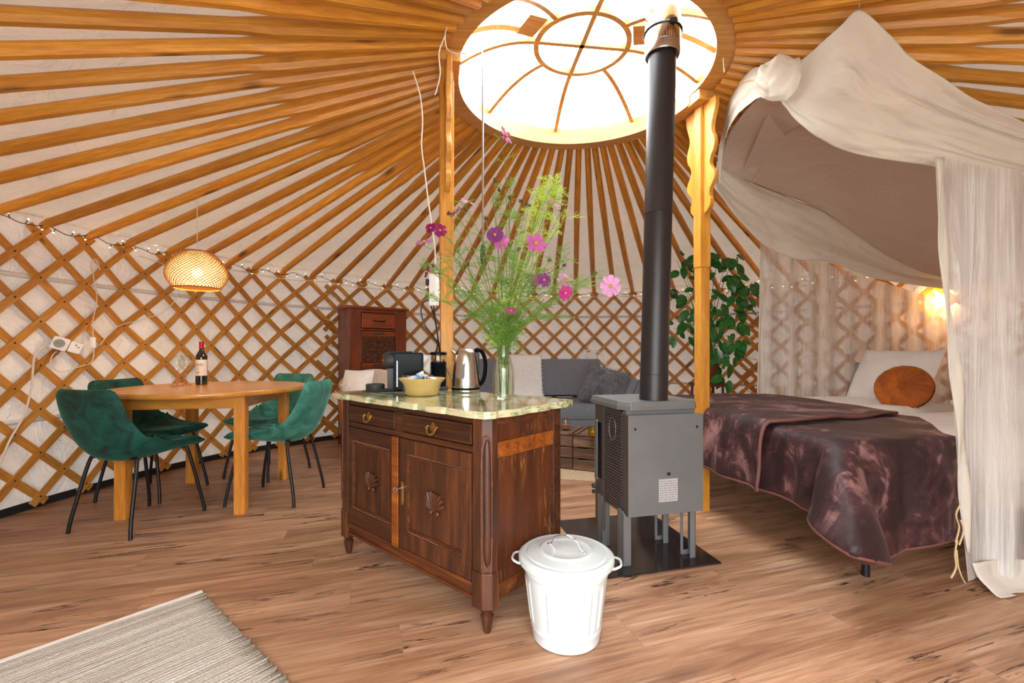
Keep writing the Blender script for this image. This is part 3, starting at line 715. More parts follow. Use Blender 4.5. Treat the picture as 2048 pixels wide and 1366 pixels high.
# bowl with coffee cups
bw = thing('serving_bowl', 'shallow mustard-yellow stoneware bowl filled with sachets on the marble top', 'bowl', at_sb(.400, .195))
MB().lathe([(0, .002), (.070, 0), (.076, .006), (.079, .03), (.088, .055), (.104, .072), (.108, .078), (.104, .080), (.098, .076), (.082, .056), (.073, .03), (.068, .012), (0, .012)], 40).build('bowl', MAT['ceramic'], bw, smooth=True, ang=60)
rr = random.Random(4)
sc_c = [srgb(200, 214, 226), srgb(236, 232, 224), srgb(176, 196, 214), srgb(120, 84, 60), srgb(60, 110, 80), srgb(224, 220, 214), srgb(90, 140, 190), srgb(196, 150, 90)]
for k in range(11):
    a = rr.uniform(0, 6.28); r_ = rr.uniform(.01, .062); c = at_sb(.400, .195)
    o = MB().box((0, 0, 0), (.052, .034, .008), bev=.003).build('sachet', plain('sachet_paper', sc_c[k % 8], .4), None)
    o.location = (c[0]+r_*cos(a), c[1]+r_*sin(a), MT+.060+.003*k); o.rotation_euler = (rr.uniform(-.6, .6), rr.uniform(-.6, .6), rr.uniform(0, 3))
    tag(o, 'small paper sachet lying in the mustard-yellow bowl on the marble', 'sachet', 'sachets in the yellow bowl')
for k, (lx, ly, lb) in enumerate(((.285, .20, 'clear glass tumbler behind the yellow bowl, the one nearer the coffee machine tray'), (.335, .275, 'clear glass tumbler behind the yellow bowl, the one nearer the milk frother'))):
    g = MB().lathe([(0, .001), (.024, 0), (.027, .004), (.033, .085), (.0325, .088), (.031, .085), (.025, .010), (0, .009)], 24).build('glass_tumbler', MAT['glass'], None, smooth=True)
    g.location = at_sb(lx, ly); tag(g, lb, 'glass', 'tumblers behind the yellow bowl')

# ================================================================ waste bin
bn = thing('waste_bin', 'white enamelled metal bin with lid and side handles standing beside the sideboard', 'bin', (.190, 1.604, 0), R(-8))
def binwall(u, v):
    z = .004+.272*v; r = .1165+(.150-.1165)*v**1.0; a = 2*pi*u
    for zc in (.045, .238, .262): r += .0028*math.exp(-((z-zc)/.006)**2)
    fl = max(0, min(1, (z-.062)/.008))*max(0, min(1, (.215-z)/.008))
    f = (a*40/(2*pi)) % 2
    g = math.exp(-((((a*30/(2*pi)) % 1)-.5)/.16)**2)
    if int(a*30/(2*pi)) % 5 < 3: r += .0035*g*fl
    return V((r*cos(a), r*sin(a), z))
b = MB().grid(binwall, 240, 46, True); b.lathe([(0, .006), (.1165, .004)], 48, cap=False); b.build('bin_body', MAT['white_enamel'], bn, smooth=True)
b = MB().lathe([(.150, .262), (.1665, .264), (.1675, .272), (.166, .283), (.156, .290), (.152, .291), (.142, .288), (.139, .2885), (.135, .293), (.100, .298), (.096, .2985), (.092, .302), (.085, .304), (.080, .302), (.05, .305), (0, .308)], 64)
b.build('lid', MAT['white_enamel'], bn, smooth=True)
b = MB(); b.tube(bez([(-.062, 0, .305), (-.052, 0, .315), (-.040, 0, .335), (0, 0, .347), (.040, 0, .335), (.052, 0, .315), (.062, 0, .305)], 6), .0032, 8)
for s_ in (-1, 1): b.ball((s_*.066, 0, .304), .006, 8, 5, (1.3, 1, .6)); b.ball((s_*.056, 0, .304), .004, 8, 5)
b.build('lid_handle', MAT['chrome'], bn, smooth=True, mw=Matrix.Rotation(R(-22), 4, 'Z'))
for s_ in (-1, 1):
    MB().tube(bez([(s_*.148, -.045, .258), (s_*.168, -.043, .262), (s_*.186, -.025, .264), (s_*.189, 0, .264), (s_*.186, .025, .264), (s_*.168, .043, .262), (s_*.148, .045, .258)], 6), .0042, 8).build('handle', MAT['white_enamel'], bn, smooth=True)

# ================================================================ stove
SA = R(13.8); st = thing('wood_stove', 'grey steel wood-burning stove on channel legs seen from behind', 'stove', (.512, 2.068, 0), SA)
# local x along the back plate (0..~.39), y away from the camera
BW = .385
b = MB(); b.bx(.015, BW-.03, .045, .33, .235, .715); b.build('body', MAT['stove_dark'], st, bevel=.003)
b = MB(); n = 34
for k in range(n): z = .245+k*.0135; b.bx(.008, .016, .05, .235, z, z+.008)
b.build('side_ribs', MAT['stove_dark'], st, kind='stuff')
b = MB(); b.bx(.006, .016, .235, .335, .09, .715).build('front_side', MAT['stove_dark'], st)
b = MB(); b.bx(.0, .01, .30, .335, .33, .64).build('glass_frame', MAT['stove'], st, bevel=.002)
MB().bx(.002, .008, .262, .30, .345, .63).build('side_glass', MAT['black_plastic'], st)
MB().tube([V((.007, .14+.035*cos(t), .62+.055*sin(t))) for t in [2*pi*q/28 for q in range(28)]], .0016, 6, closed=True).build('knockout_ring', MAT['stove'], st)
# top plate with chamfered corners
poly = [(.03, .0), (BW-.02, .0), (BW+.005, .03), (BW+.005, .36), (-.010, .36), (-.010, .06)]
b = MB(); cxy = V((sum(p[0] for p in poly)/6, sum(p[1] for p in poly)/6)); m = 6
for z, g in ((.722, 1.0), (.740, 1.0), (.762, .965), (.762, .0)):
    for p in poly: q = cxy+(V(p)-cxy)*g; b.v.append(V((q.x, q.y, z)))
for j in range(3):
    for i in range(m): b.f.append((j*m+i, j*m+(i+1) % m, (j+1)*m+(i+1) % m, (j+1)*m+i))
b.f.append(tuple(range(m))[::-1]); b.build('top_plate', MAT['stove'], st, bevel=.002)
MB().bx(.02, BW-.01, .022, .05, .24, .722).build('rear_frame', MAT['stove'], st, bevel=.002)
bp = MB().bx(.012, BW+.014, -.012, -.006, .242, .702).build('back_plate', MAT['stove'], st, bevel=.001)
MB().bx(.012, .018, -.006, .040, .242, .702).build('plate_flange', MAT['stove_dark'], bp)
for x, z in ((.045, .64), (BW-.02, .64)): MB().tube([V((x, -.0128, z)), V((x, -.008, z))], .006, 12).build('keyhole', MAT['black_metal'], bp)
for x, z in ((.04, .315), (BW-.02, .32), (.215, .428)): MB().tube([V((x, -.016, z)), V((x, -.010, z))], .004 if z < .4 else .008, 10).build('screw', MAT['chrome'] if z < .4 else MAT['black_metal'], bp)
lb = MB().bx(.165, .262, -.0132, -.012, .300, .405).build('rating_label', plain('silver_label', srgb(190, 192, 194), .35, .4), bp)
b = MB()
rr = random.Random(2)
for k in range(9):
    z = .394-k*.0105; x = .170
    while x < .250: L = rr.uniform(.01, .03); b.bx(x, min(x+L, .257), -.0137, -.0131, z-.0012, z+.0012); x += L+.005
b.build('label_print', plain('grey_print', srgb(110, 112, 116), .6), lb, kind='stuff')
for lx, ly, fl in ((.0, .02, 1), (BW-.045, .02, -1), (.0, .24, 1), (BW-.075, .20, -1)):
    b = MB().bx(lx, lx+.006, ly, ly+.055, .008, .26).bx(lx+.0, lx+.042, ly, ly+.005, .008, .25).bx(lx, lx+.03, ly+.05, ly+.055, .008, .25)
    if fl < 0: b = MB().bx(lx+.036, lx+.042, ly, ly+.055, .008, .26).bx(lx+.012, lx+.042, ly, ly+.005, .008, .25).bx(lx-.006, lx+.008, ly+.05, ly+.055, .008, .25).bx(lx-.006, lx+.042, ly+.045, ly+.05, .008, .03)
    b.build('leg', MAT['stove'], st, bevel=.001)
b = MB(); b.tube([(-.012, .33, .29), (.01, .33, .29)], .012, 10); b.tube([(-.012, .33, .26), (.01, .33, .26)], .010, 10); b.build('air_knob', MAT['black_matte'], st, smooth=True)
q = V((.979, 2.131)); u_ = V((-.97, -.243)); w_ = V((-.2, .98)); pp = [q, q+w_*.68, q+w_*.68+u_*.60, q+u_*.60]
hp = MB().prism([tuple(p) for p in (pp[0], pp[1], pp[2]+(pp[1]-pp[2])*.0, pp[3])], .0005, .0075).build('hearth_plate', MAT['stove_plate'], None, bevel=.001)
tag(hp, 'black glossy hearth plate on the floor under the stove', 'hearth plate')
fp = thing('flue_pipe', 'tall dark grey stove pipe rising through the roof dome', 'stove pipe', (.680, 2.192, 0))
A = V((0, 0, .763)); Bt = V((.036, -.022, 2.44)); b = MB()
def ln(z): return A+(Bt-A)*((z-.763)/(2.44-.763))
b.tube([ln(.763), ln(.765), ln(.885)], .066, 32); b.build('lower_section', MAT['pipe'], fp, smooth=True)
b = MB().tube([ln(.886), ln(1.655)], .0645, 32).build('middle_section', MAT['pipe'], fp, smooth=True)
MB().tube([ln(1.65), ln(1.66), ln(2.40)], [.066, .0645, .0645], 32).build('upper_section', MAT['pipe'], fp, smooth=True)
MB().tube([ln(2.395), ln(2.405), ln(2.455), ln(2.46)], [.078, .082, .082, .066], 36, cap=False).build('collar', MAT['steel'], fp, smooth=True)
MB().tube([ln(2.44), ln(2.52), ln(2.60), ln(3.35)], [.083, .084, .080, .080], 36).build('insulated_section', MAT['chrome'], fp, smooth=True)
b = MB().tube([ln(2.505)+V((.0865*cos(t), .0865*sin(t), 0)) for t in [2*pi*q/32 for q in range(32)]], .004, 6, closed=True); b.box(ln(2.507)+V((.02, -.088, 0)), (.03, .008, .02)); b.build('clamp_band', MAT['black_metal'], fp)

# ================================================================ dining table
tc = V((-2.04, 3.124)); tb_ = thing('dining_table', 'round honey pine dining table among the green velvet chairs', 'table', (tc.x, tc.y, 0), R(8.5))
pr = [(0, .722), (.572, .722), (.577, .728), (.578, .742), (.574, .750), (0, .750)]
MB().lathe(pr, 96).build('tabletop', MAT['table'], tb_, smooth=True)
hx, hy = .325, .375
for sx in (-1, 1):
    for sy in (-1, 1): MB().bx(sx*hx-.031, sx*hx+.031, sy*hy-.031, sy*hy+.031, 0, .722, .003).build('leg', MAT['table_leg'], tb_, smooth=True)
for sy in (-1, 1): MB().bx(-hx+.031, hx-.031, sy*(hy+.006)-.011, sy*(hy+.006)+.011, .645, .722).build('apron', MAT['table'], tb_)
for sx in (-1, 1): MB().bx(sx*(hx+.006)-.011, sx*(hx+.006)+.011, -hy+.031, hy-.031, .645, .722).build('apron', MAT['table'], tb_)
# wine bottle
wb_ = thing('wine_bottle', 'dark red wine bottle with cream label and red foil neck on the dining table', 'wine bottle', (-2.247, 3.30, .7505), 0)
MB().lathe([(0, .002), (.033, 0), (.037, .004), (.0375, .19), (.035, .212), (.024, .232), (.0155, .248), (.0145, .262), (.0145, .27)], 32).build('bottle', MAT['wine_glass_dark'], wb_, smooth=True)
MB().lathe([(.0152, .262), (.0155, .305), (.0145, .31), (.0, .31)], 24).build('foil', MAT['red_foil'], wb_, smooth=True)
MB().grid(lambda u, v: V((.0379*sin(R(-100+200*u)), -.0379*cos(R(-100+200*u)), .065+.115*v)), 30, 1).build('label', MAT['paper'], wb_, smooth=True)
def text(body, size, c, rad_=None, mat=None, parent=None, name='lettering', shear=0.0, ex=.0):
    cu = bpy.data.curves.new(name, 'FONT'); cu.body = body; cu.size = size; cu.align_x = 'CENTER'; cu.align_y = 'CENTER'; cu.shear = shear; cu.resolution_u = 3
    to = bpy.data.objects.new('tmp', cu); COL.objects.link(to); dg = bpy.context.evaluated_depsgraph_get(); dg.update()
    me = bpy.data.meshes.new_from_object(to.evaluated_get(dg)); bpy.data.objects.remove(to)
    for v_ in me.vertices:
        x, y = v_.co.x, v_.co.y; v_.co = (rad_*sin(x/rad_)+c[0], -rad_*cos(x/rad_)+c[1], c[2]+y) if rad_ else (x+c[0], c[1], y+c[2])
    me.materials.clear(); me.materials.append(mat); o = bpy.data.objects.new(name, me); COL.objects.link(o); o.parent = parent; return o
lab = [o for o in COL.objects if o.parent == wb_ and o.name.startswith('label')][0]
for body, sz, z, sh in (('Callia', .026, .145, .5), ('TM', .008, .118, 0), ('I', .008, .104, 0), ('2018', .008, .088, 0)):
    if body in ('Callia',): text(body, sz, (0, 0, z), .0382, MAT['ink'], lab, shear=sh)
b = MB()
for x0, x1, z0, z1 in ((-.004, .004, .118, .122), (-.001, .001, .100, .108), (-.007, .007, .085, .090)):
    b.grid(lambda u, v: V((.0382*sin((x0+(x1-x0)*u)/.0382), -.0382*cos((x0+(x1-x0)*u)/.0382), z0+(z1-z0)*v)), 3, 1)
b.build('small_print', MAT['ink'], lab)
for x, y, lbl in ((-2.29, 3.12, 'rose-tinted balloon wine glass on the dining table, the nearer of two'), (-2.325, 3.25, 'rose-tinted balloon wine glass on the dining table, the one nearer the bottle')):
    wg = thing('wine_glass', lbl, 'wine glass', (x, y, .7505), 0, 'balloon wine glasses')
    MB().lathe([(.006, .102), (.022, .112), (.038, .130), (.046, .155), (.044, .180), (.034, .205), (.030, .214)], 32, cap=False).build('balloon', MAT['glass'], wg, smooth=True)
    MB().lathe([(0, 0), (.034, .001), (.033, .004), (.008, .009), (.005, .02), (.0045, .085), (.007, .102), (0, .104)], 24).build('stem', MAT['glass_pink'], wg, smooth=True)

# ================================================================ velvet chairs
def make_chair(label, loc, az, vm='velvet'):
    t = thing('dining_chair', label, 'chair', (loc[0], loc[1], 0), -R(az), 'green velvet chairs round the dining table')
    pf = bez([(0, .235, .440), (0, .20, .455), (0, .08, .445), (0, -.06, .430), (0, -.16, .440), (0, -.215, .500), (0, -.245, .60), (0, -.275, .71), (0, -.30, .805)], 5)
    N = len(pf)-1
    def hw(v): return .205+.035*sin(min(1, v*1.6)*pi/2) if v < .6 else .24-.045*((v-.6)/.4)**1.5
    def surf(u, v, off=0, wsc=1.0, q=0.0):
        f = v*N; i = min(int(f), N-1); p = pf[i].lerp(pf[i+1], f-i); tg = (pf[min(i+1, N)]-pf[max(i-1, 0)] if i > 0 else pf[1]-pf[0]).normalized()
        nn = V((0, tg.z, -tg.y)); nn = V((0, -nn.y, -nn.z)) if nn.z < 0 or (nn.z < .3 and nn.y < 0) else nn
        x = (u*2-1); wd = hw(v)*wsc
        lift = .012+.105*math.exp(-((v-.50)/.20)**2)
        k_ = abs(x)**2.6
        e = min(v, 1-v); rd = 1 if e > .08 else sqrt(max(0, 1-((.08-e)/.08)**2))*.16+.84
        dq = 0
        if q:
            gx = abs(((x*.5+.5)*4) % 1-.5)*2; gy = abs((v*7) % 1-.5)*2
            dq = -q*(max(0, (gx-.82)/.18)**2+max(0, (gy-.85)/.15)**2)+q*.2*noise.noise(V((x*6, v*12, 0)))
        return V((x*wd*rd, p.y, p.z-.012))+nn*(lift*k_+off+dq)
    n1, n2 = 18, 40
    b = MB(); th = .034
    def top(u, v): return surf(u, v, 0)
    def bot(u, v):
        x = abs(u*2-1); e = min(v, 1-v); return surf(u, v, -th*(1-.75*x**6)*(min(1, e/.05)*.6+.4))
    b.grid(top, n1, n2); o1 = 0; o2 = len(b.v); b.grid(lambda u, v: bot(1-u, v), n1, n2)
    W_ = n1+1
    for j in range(n2): b.f.append((o1+j*W_, o1+(j+1)*W_, o2+(j+1)*W_+n1, o2+j*W_+n1)); b.f.append((o1+j*W_+n1, o2+j*W_, o2+(j+1)*W_, o1+(j+1)*W_+n1))
    for i in range(n1): b.f.append((o1+i, o2+n1-i, o2+n1-i-1, o1+i+1)); k = n2*W_; b.f.append((o1+k+i, o1+k+i+1, o2+k+n1-i-1, o2+k+n1-i))
    b.build('seat_shell', MAT[vm], t, smooth=True, ang=70)
    b = MB(); b.grid(lambda u, v: surf(u, .015+.97*v, .020*(1-(abs(u*2-1))**8)*min(1, min(v, 1-v)/.03+.2)+.002, .90, .007), 48, 84)
    b.build('quilted_cushion', MAT[vm], t, smooth=True, ang=80)
    fr_ = MB().tube(bez([(-.13, -.14, .405), (.13, -.14, .405)], 2), .009, 8); fr_.tube([(-.13, .13, .415), (.13, .13, .415)], .009, 8); fr_.build('frame_bar', MAT['black_metal'], t, smooth=True)
    for sx in (-1, 1):
        for sy, z in ((-1, .405), (1, .415)):
            MB().tube(bez([(sx*.08, sy*.135, z), (sx*.135, sy*.145, z), (sx*.165, sy*.155, z-.03), (sx*.20, sy*.212, .10), (sx*.212, sy*.225, 0)], 6), .0098, 10).build('leg', MAT['black_metal'], t, smooth=True)
    return t
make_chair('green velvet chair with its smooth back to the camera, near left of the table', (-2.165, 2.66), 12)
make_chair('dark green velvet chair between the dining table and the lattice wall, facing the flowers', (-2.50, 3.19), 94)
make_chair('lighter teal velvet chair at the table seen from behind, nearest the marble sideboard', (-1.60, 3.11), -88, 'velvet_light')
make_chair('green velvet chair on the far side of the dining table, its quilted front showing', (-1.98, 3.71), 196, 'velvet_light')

# pendant lamp
lp = thing('pendant_lamp', 'woven bamboo pendant lamp glowing over the dining table', 'lamp', (-2.175, 3.15, 0), 0)
ZC, HH, RR = 1.555, .145, .184
def lampr(t):  # t: 0 bottom .. 1 top
    return RR*(.80*(1-t)**0+0)*0+[RR*x for x in (.76, .93, 1.0, .985, .92, .80, .62, .44)][min(7, int(t*7))] if False else RR*(.74+.26*sin(min(1, t/.38)*pi/2) if t < .38 else 1.0-.52*((t-.38)/.62)**2.0)
ZB = 1.425
def lz(t): return ZB+.250*t
MB().grid(lambda u, v: V(((lampr(v)-.006)*cos(2*pi*u), (lampr(v)-.006)*sin(2*pi*u), lz(v))), 40, 14, True).build('liner', MAT['liner'], lp, smooth=True)
b = MB()
for sg in (-1, 1):
    for k in range(44):
        pth = []
        for q in range(15):
            t = q/14; a = 2*pi*k/44+sg*t*1.9; r = lampr(t)+.001*sg; pth.append(V((r*cos(a), r*sin(a), lz(t))))
        b.tube(pth, .0026, 4, cap=False)
b.build('woven_shade', MAT['bamboo'], lp, kind='stuff')
b = MB()
for t, r_ in ((0, .005), (1, .005)): b.tube([V((lampr(t)*cos(a), lampr(t)*sin(a), lz(t))) for a in [2*pi*q/40 for q in range(40)]], r_, 6, closed=True)
b.build('rim_hoops', MAT['bamboo'], lp, smooth=True, kind='stuff')
MB().lathe([(0, 0), (.085, 0), (.085, .004), (0, .006)], 32, (0, 0, lz(1)-.004)).build('top_plate', MAT['white_plastic'], lp, smooth=True)
MB().ball((0, 0, 1.53), .032, 14, 10, (1, 1, 1.15)).build('bulb', MAT['bulb'], lp, smooth=True)
MB().tube([(0, 0, 1.56), (0, 0, 1.70)], .018, 12).build('socket', MAT['white_plastic'], lp, smooth=True)
zt = 2.0; MB().tube([(0, 0, lz(1)), (0, 0, zt)], .0026, 6).build('cord', MAT['cable'], lp)
pd = bpy.data.lights.new('pendant_glow', 'POINT'); pd.energy = 6; pd.color = (1, .72, .40); pd.shadow_soft_size = .05
po = bpy.data.objects.new('pendant_glow', pd); COL.objects.link(po); po.location = (-2.175, 3.15, 1.46)
# ================================================================ tall cupboard at the back
def rz_of(d): return atan2(d[1], d[0])
cbA = V((-1.67, 4.66)); cbX = V((.752, .660))
cu = thing('tall_cupboard', 'tall mahogany cupboard with one drawer and wicker basket drawers by the lattice wall', 'cupboard', (cbA.x, cbA.y, 0), rz_of(cbX))
b = MB(); b.bx(0, .04, .0, .29, .06, 1.43).bx(.61, .65, .0, .29, .06, 1.43).bx(0, .65, .27, .29, .06, 1.43).bx(0, .65, .0, .28, .06, .10)
b.bx(.0, .13, -.004, .02, .06, 1.43).bx(.52, .65, -.004, .02, .06, 1.43)
b.bx(.13, .52, -.002, .02, 1.395, 1.43)
for k in range(4): z = 1.205-k*.335+.0; b.bx(.13, .52, -.001, .25, z, z+.02)
b.build('body', MAT['cab'], cu, bevel=.003)
MB().bx(-.025, .675, -.025, .305, 1.43, 1.458).build('top_board', MAT['cab_h'], cu, bevel=.004)
for x in (.0, .60):
    for y in (.0, .24): MB().bx(x, x+.05, y, y+.05, 0, .06).build('foot', MAT['cab'], cu)
d_ = MB().bx(.137, .513, -.008, .02, 1.232, 1.388).build('drawer', MAT['cab_h'], cu, bevel=.003)
MB().tube(bez([(.262, -.008, 1.312), (.27, -.028, 1.308), (.325, -.034, 1.304), (.38, -.028, 1.308), (.388, -.008, 1.312)], 5), .009, 8, flat=.7).build('handle', plain('bronze_handle', (.03, .02, .015), .4, .6), d_, smooth=True)
for k in range(3):
    z0 = .875-k*.335; z1 = z0+.325
    b = MB(); b.bx(.137, .513, -.006, .02, z1-.055, z1-.002).bx(.137, .513, .012, .02, z0, z1)
    dw = b.build('basket_drawer', MAT['cab_h'], cu, bevel=.002)
    MB().bx(.262, .388, -.0075, -.005, z1-.038, z1-.016).build('grip_slot', MAT['black_matte'], dw)
    b = MB(); n = 13
    for i in range(n+1): x = .15+i*(.35/n); b.tube([(x, -.002, z0+.012), (x, -.002, z1-.06)], .0045, 5)
    for j in range(24):
        z = z0+.014+j*(.25/24); b.tube([(.146+.36*q/26, -.003+(.007 if (q+j) % 2 else -.007), z) for q in range(27)], .0048, 5)
    b.build('wicker_front', MAT['wicker'], dw, kind='stuff', smooth=True)
# rattan tub chair
rc = thing('rattan_armchair', 'rattan tub chair with cream padding behind the coffee machine', 'chair', (-1.27, 4.18, 0), R(14))
def tub(off, h0, h1, r0, a0=-30, a1=210, yo=.9):
    return lambda u, v: V(((r0+.05*v+off)*cos(R(a0+(a1-a0)*u)), (r0+.05*v+off)*sin(R(a0+(a1-a0)*u))*yo, h0+(h1-h0)*v*(.72+.28*max(0, sin(R(a0+(a1-a0)*u))))))
b = MB().grid(tub(0, .25, .80, .26), 60, 22); b.build('tub_shell', MAT['rattan'], rc, smooth=True, solid=.02)
MB().grid(tub(-.03, .40, .815, .26), 40, 12).build('back_padding', MAT['cream_fabric'], rc, smooth=True, solid=.04)
MB().lathe([(0, .36), (.24, .36), (.26, .40), (.24, .46), (0, .48)], 28).build('seat_cushion', MAT['cream_fabric'], rc, smooth=True)
for k in range(4): a = R(45+90*k); MB().tube([(.20*cos(a), .20*sin(a), .26), (.24*cos(a), .24*sin(a), 0)], .014, 8).build('leg', MAT['rattan'], rc, smooth=True)
def pillow(name, mat, w_, h_, t_, loc, rot, n=16, wob=.012, seed=0):
    def f(u, v):
        x = u*2-1; y = v*2-1; return x, y
    b = MB()
    for sg in (1, -1):
        def g(u, v, sg=sg):
            if sg < 0: u = 1-u
            x, y = u*2-1, v*2-1; e = (max(0, 1-x*x)*max(0, 1-y*y))**.42
            pin = 1-.07*(1-abs(x))*abs(y)**4-.07*(1-abs(y))*abs(x)**4
            cx_ = 1-.05*y*y*abs(x)
            return V((x*w_/2*cx_*(1-.05*(1-abs(y*y))), y*h_/2*(1-.05*(1-x*x)), sg*t_/2*e+wob*noise.noise(V((x*2.2+seed, y*2.2, sg*3)))*e))
        b.grid(g, n, n)
    o = b.build(name, mat, None, smooth=True, ang=120); o.location = loc; o.rotation_euler = rot; return o
pl = pillow('cushion', MAT['linen'], .30, .26, .12, (-1.38, 4.06, .70), (R(68), 0, R(-10)), seed=3); tag(pl, 'small white cushion on the rattan tub chair', 'cushion')

# ================================================================ sofa
so = thing('sofa', 'dark grey fabric sofa against the lattice wall behind the stove', 'sofa', (.36, 5.28, 0), R(-1))
MB().box((0, .02, .33), (1.86, .80, .17), bev=.05).build('seat_cushion', MAT['grey_felt'], so, smooth=True)
MB().box((0, .01, .20), (1.84, .76, .10), bev=.02).build('base', MAT['grey_felt'], so, smooth=True)
bk = MB().box((-.10, 0, 0), (1.66, .17, .46), bev=.05); bk.build('backrest', MAT['grey_felt'], so, smooth=True, mw=Matrix.Translation((0, .40, .655)) @ Matrix.Rotation(R(-12), 4, 'X'))
for x in (-.82, .82):
    for y in (-.3, .32): MB().tube([(x, y, .15), (x*1.02, y*1.05, 0)], [.02, .014], 10).build('leg', MAT['antique'], so, smooth=True)
# white throw over the back
def throw(u, v):
    prof = bez([(0, .64, .58), (0, .60, .78), (0, .50, .925), (0, .43, .925), (0, .365, .885), (0, .325, .72), (0, .285, .50), (0, .262, .455), (0, .235, .44)], 4); n = len(prof)-1
    p = prof[min(int(v*n), n)]; return V((-.27+.56*(u-.5)*(1-.02*v)+.008*sin(v*9), p.y+.004*sin(u*14+v*3)-.034+(.0 if v>.35 else .05), p.z+.006*noise.noise(V((u*5, v*7, 0)))))
th_ = MB().grid(throw, 24, 32).build('throw_blanket', MAT['throw'], None, smooth=True, solid=.012); th_.location = (.36, 5.28, 0); tag(th_, 'white fringed throw over the back of the grey sofa', 'throw')
b = MB(); rr = random.Random(8)
for k in range(60): p = throw(k/59, 1.0); b.tube([p, p+V((rr.uniform(-.006, .006), -.025, 0)), p+V((rr.uniform(-.012, .012), -.05, -.002))], .0022, 4)
for k in range(30):
    for e in (0, 1): p = throw(e, .45+.55*k/30); b.tube([p, p+V((.018*(1 if e else -1), -.004, -.004))], .002, 4)
b.build('fringe', MAT['throw'], th_, kind='stuff')
fp_ = pillow('fur_cushion', MAT['fur'], .50, .46, .17, (1.02, 5.06, .60), (R(58), R(12), R(-24)), 20, .03, 7); tag(fp_, 'grey faux-fur cushion leaning at the right end of the sofa', 'cushion')
def hair(o, w_, h_, t_):
    b = MB(); rr = random.Random(5)
    for k in range(2600):
        x, y = rr.uniform(-1, 1), rr.uniform(-1, 1); e = (max(0, 1-x*x)*max(0, 1-y*y))**.42; sg = 1 if rr.random() < .8 else -1
        p = V((x*w_/2, y*h_/2, sg*t_/2*e)); d = V((x*.8+rr.uniform(-.5, .5), y*.8-.5+rr.uniform(-.5, .5), sg*.7)).normalized()*.026
        s = d.cross(V((0, 0, 1))).normalized()*.0014; b.add([p-s, p+s, p+d], [(0, 1, 2)])
    b.build('fur_pile', MAT['fur'], o, kind='stuff')
hair(fp_, .48, .44, .17)
for k, (x, y, z, rz) in enumerate(((1.17, 5.10, .555, -38), (1.235, 5.12, .545, -34))):
    pp_ = pillow('cushion', MAT['grey_felt'], .40, .38, .10, (x, y, z), (R(52), R(10), R(rz)), 14, .01, k*3); tag(pp_, ('dark grey sofa cushion squeezed behind the faux-fur one', 'dark grey sofa cushion at the very end of the sofa')[k], 'cushion')
# standing fan
fn = thing('standing_fan', 'white standing fan behind the right end of the grey sofa', 'fan', (1.035, 5.98, 0), R(4))
FR = .205; zc = .80
b = MB().tube([V((FR*cos(t), 0, zc+FR*sin(t))) for t in [2*pi*q/48 for q in range(48)]], .006, 8, closed=True); b.build('guard_ring', MAT['white_plastic'], fn, smooth=True)
b = MB()
for k in range(72):
    a = 2*pi*k/72; b.tube([V((.03*cos(a), -.055, zc+.03*sin(a))), V((.12*cos(a), -.050, zc+.12*sin(a))), V((.18*cos(a), -.03, zc+.18*sin(a))), V((FR*cos(a), 0, zc+FR*sin(a)))], .0009, 3, cap=False)
for q in (.07, .11, .15, .18): b.tube([V((q*cos(t), -.052+max(0, q-.12)*.3, zc+q*sin(t))) for t in [2*pi*j/36 for j in range(36)]], .0009, 3, closed=True)
b.build('guard_wires', MAT['white_plastic'], fn, kind='stuff')
for k in range(3):
    def bl(u, v, k=k):
        a = R(90+120*k+(u-.5)*84*(1-.2*v)); r = .03+.145*v*(1-.25*(2*u-1)**2*v); return V((r*cos(a), -.02+.03*(u-.5), zc+r*sin(a)))
    MB().grid(bl, 8, 8).build('blade', MAT['white_plastic'], fn, smooth=True, solid=.003)
MB().ball((0, -.03, zc), .032, 14, 8, (1, .8, 1)).build('hub', MAT['white_plastic'], fn, smooth=True)
MB().tube([(0, .0, zc), (0, .10, zc)], [.06, .045], 20).build('motor', MAT['white_plastic'], fn, smooth=True)
MB().tube([(0, .05, .03), (0, .05, zc-.05)], .012, 12).build('pole', MAT['white_plastic'], fn, smooth=True)
MB().lathe([(0, 0), (.16, 0), (.16, .015), (.04, .035), (0, .04)], 32, (0, .05, 0)).build('base', MAT['white_plastic'], fn, smooth=True)

